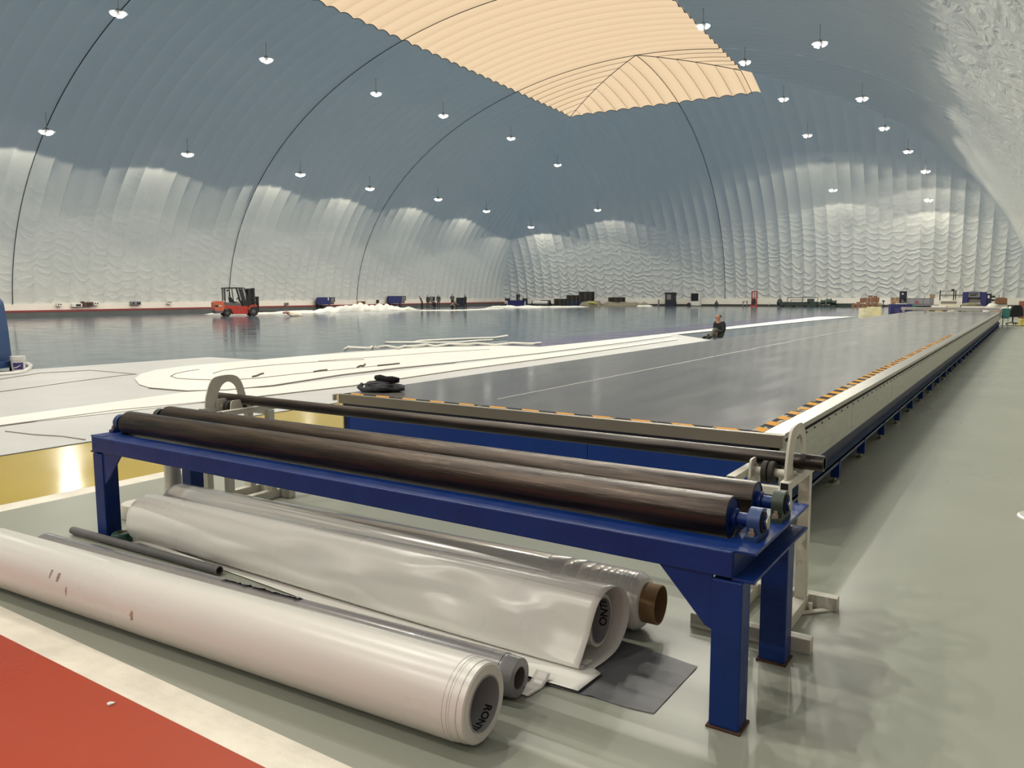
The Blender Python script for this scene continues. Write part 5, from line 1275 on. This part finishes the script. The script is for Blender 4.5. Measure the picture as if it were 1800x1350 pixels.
F = Far('wooden_panel', 'reddish brown upright panel at the very edge of the view', 'panel', 1803, 62); F.box('panel_sheet', -9, 10, 0, 30, M('red_brown_board', srgb(140, 84, 70), .7, var=.1, vs=2), 0, .15); F.box('panel_edge', -9.6, -9, 0, 30, m_card2, -.02, .17)
# gantry across the table's far end
t = thing('gantry_beam', 'pale gantry beam crossing above the far end of the long table', 'gantry', (-3.3, 44.6, TZ))
wobj('beam', bx(-5.65, -1.32, 44.5, 44.75, .84, .96, .01), m_line, t); wobj('beam_groove', bx(-5.6, -1.35, 44.49, 44.505, .90, .915), m_mid, t)
for x in (-5.6, -4.6, -1.42): wobj('carriage_leg', bx(x, x+.1, 44.5, 44.75, TZ+.007, .85), m_steel2, t)
# office chair on a mat, canister, teal board
P = at(1784, 572.5); k = mpp(P)
t = thing('floor_mat', 'worn pale mat under the black office chair', 'mat', P, 0)
obj('mat_sheet', bx(-.62, 1.4, -.4, 2.6, 0, .035, .01), M('pale_mat', srgb(176, 170, 146), .8, var=.15, vs=2), t); obj('mat_edge', bx(-.64, 1.42, -.42, -.39, 0, .03), m_dkm, t)
t = thing('office_chair', 'black office chair on castors at the far end of the aisle', 'chair', P+Vector((.02, .25, .036)), YAW+.2)
b = NB(); prism(b, fillet([(-.40, .42), (.40, .42), (.34, .82), (.22, 1.0), (-.22, 1.0), (-.34, .80)], .08), 'y', -.05, .05); obj('backrest', b, m_jk, t)
obj('seat', bx(-.26, .26, 0, .5, .40, .49, .04), m_jk, t); obj('gas_column', tube(NB(), (0, .2, .1), (0, .2, .4), .035, 12), m_dkm, t)
for i in range(5):
    a = i*2*PI/5+.3; e = (math.cos(a)*.3, .2+math.sin(a)*.3)
    o = obj('base_arm', tube(NB(), (0, .2, .11), (*e, .07), .025, 8), m_dkm, t); obj('castor', tube(NB(), (e[0]-.02, e[1], .035), (e[0]+.02, e[1], .035), .034, 12), m_dkm, o)
for s in (-1, 1): obj('armrest', sweep(NB(), [(s*.27, .3, .45), (s*.36, .3, .47), (s*.37, .25, .62), (s*.37, .0, .64)], .02, 6), m_dkm, t, smooth=True)
P2 = at(1794, 573.5); t = thing('canister', 'yellow canister standing beside the office chair', 'canister', P2+Vector((0, 0, .036)), 0)
auto_smooth(obj('canister_body', lathe(NB(), (0, 0, 0), (0, 0, 1), [(0, 0), (0, .10), (.32, .10), (.35, .07), (.36, .0)], 20), M('yellow_plastic', srgb(200, 184, 96), .5, var=.08, vs=5), t)); auto_smooth(obj('canister_cap', tube(NB(), (0, 0, .36), (0, 0, .39), .05, 14), m_dkm, t))
P3 = Vector((-1.12, 45.5, 0)); t = thing('teal_board', 'teal board leaning at the far end of the table', 'board', P3, YAW)
obj('board_sheet', bx(-.16, .2, 0, .05, .42, .92, .01), m_teal, t)
for x in (-.12, .14): obj('board_leg', bx(x, x+.04, 0, .04, 0, .43), m_offw, t)

# ================================================================== things on the kerb side
def lw(u, off=.5):
    d = col_dir(u); return d*((-dB+off+PC)/d.dot(BX))
for u, lb in ((572.5, 'blue air heater on the kerb, nearer the forklift'), (697, 'blue air heater on the kerb, nearer the group of workers')):
    P = lw(u, 1.0); k = mpp(P); t = thing('air_heater', lb, 'heater', P, YAW+.25, 'blue heaters on the kerb')
    z0 = .60; f_ = k
    obj('housing', bx(-15*f_, 8*f_, -.5, .5, z0+.02, z0+13.2*f_, .03), m_navy, t); obj('intake', bx(-16.5*f_, -15*f_, -.4, .4, z0+1*f_, z0+11*f_), m_navy2, t)
    obj('outlet_frame', bx(8*f_, 16*f_, -.45, .45, z0+5*f_, z0+13*f_, .02), m_dkm, t); obj('outlet_mesh', bx(9*f_, 15*f_, -.47, -.44, z0+6.3*f_, z0+11.8*f_), m_mid, t)
    obj('burner', bx(2*f_, 14*f_, -.3, .3, z0+.6*f_, z0+4.5*f_, .03), M('burner_brass', srgb(110, 98, 80), .5, .3), t)
    if u < 600: obj('white_label', bx(3.5*f_, 5.6*f_, -.52, -.49, z0+8*f_, z0+12.5*f_), m_offw, t)
    for x in (-12, 6): obj('stand_leg', bx(x*f_-.05, x*f_+.05, -.45, .45, 0, z0+.02), m_dkm, t)
for u, x0, x1, z0, z1, mat, lb, nm in ((633.5, -5.5, 6, 8.5, 13.5, m_card2, 'brown vent box on the low wall between the two blue heaters', 'vent_box'), (662.5, -1, 1, 9.5, 15, m_dkm, 'small dark post box on the low wall near the second blue heater', 'wall_box'),
        (133, -5.5, 5, 16, 22, m_offw, 'pale box on the low wall beside the maroon cabinet', 'wall_box'), (151.5, -5.5, 5.5, 16.5, 24, M('maroon_box', srgb(98, 62, 58), .5), 'maroon cabinet on the low wall', 'wall_cabinet'), (143.5, -1, 1, 17, 25.5, M('maroon_box', srgb(98, 62, 58), .5), 'narrow maroon plate beside the maroon cabinet', 'wall_plate'),
        (231, -2, 2, 17, 23, m_mid, 'narrow grey plate on the low wall, first of a pair', 'wall_plate'), (239.5, -3.5, 3.5, 17, 23, m_mid, 'grey vent on the low wall, second of a pair', 'wall_vent'), (479+23, -2, 2, 10, 14, m_mid, 'tiny grey plate low behind the forklift mast', 'wall_plate'),
        (101.5, -2.6, 2.6, 18, 23.5, m_lowwall, 'white socket box farthest toward the blue cabinet side', 'socket_box'), (166.5, -2.6, 2.6, 18, 23.5, m_lowwall, 'white socket box just past the maroon cabinet', 'socket_box'), (295.5, -2.4, 2.4, 17, 22.5, m_lowwall, 'white socket box nearest the forklift', 'socket_box'),
        (759, -3, 3.5, 10, 18.5, m_mid, 'grey crate on the kerb behind the standing workers', 'wall_crate'), (808, -6, 5.5, 2, 15.5, m_dkm, 'dark chest standing by the upright dark-clothed worker', 'chest')):
    on_wall = nm not in ('chest',)
    P = lw(u, .04 if on_wall else .9); k = mpp(P); t = thing(nm, lb, nm.split('_')[-1], P, PHI-PI/2*0+0, 'fittings on the low wall' if on_wall else None)
    w_ = (x1-x0)*k*1.6
    t.rotation_euler = (0, 0, PHI+PI/2)      # local x runs along the kerb
    yb = -.35 if not on_wall else -.25
    obj('box_body', bx(x0*k*1.7, x1*k*1.7, yb, .05, (z0 if on_wall else 0)*k, z1*k, .01), mat, t)
    if nm == 'socket_box':
        for x in (-1.3, 1.3): obj('socket', bx((x-.6)*k*1.5, (x+.6)*k*1.5, yb-.02, yb+.01, (z0+2)*k, (z1-1)*k), m_dkm, t)
    else: obj('front_panel', bx((x0*.3)*k*1.7, (x1*.7)*k*1.7, yb-.02, yb+.01, ((z0 if on_wall else 1)+1.2)*k, (z1-1.2)*k), m_dkm if mat is not m_dkm else m_navy2, t)
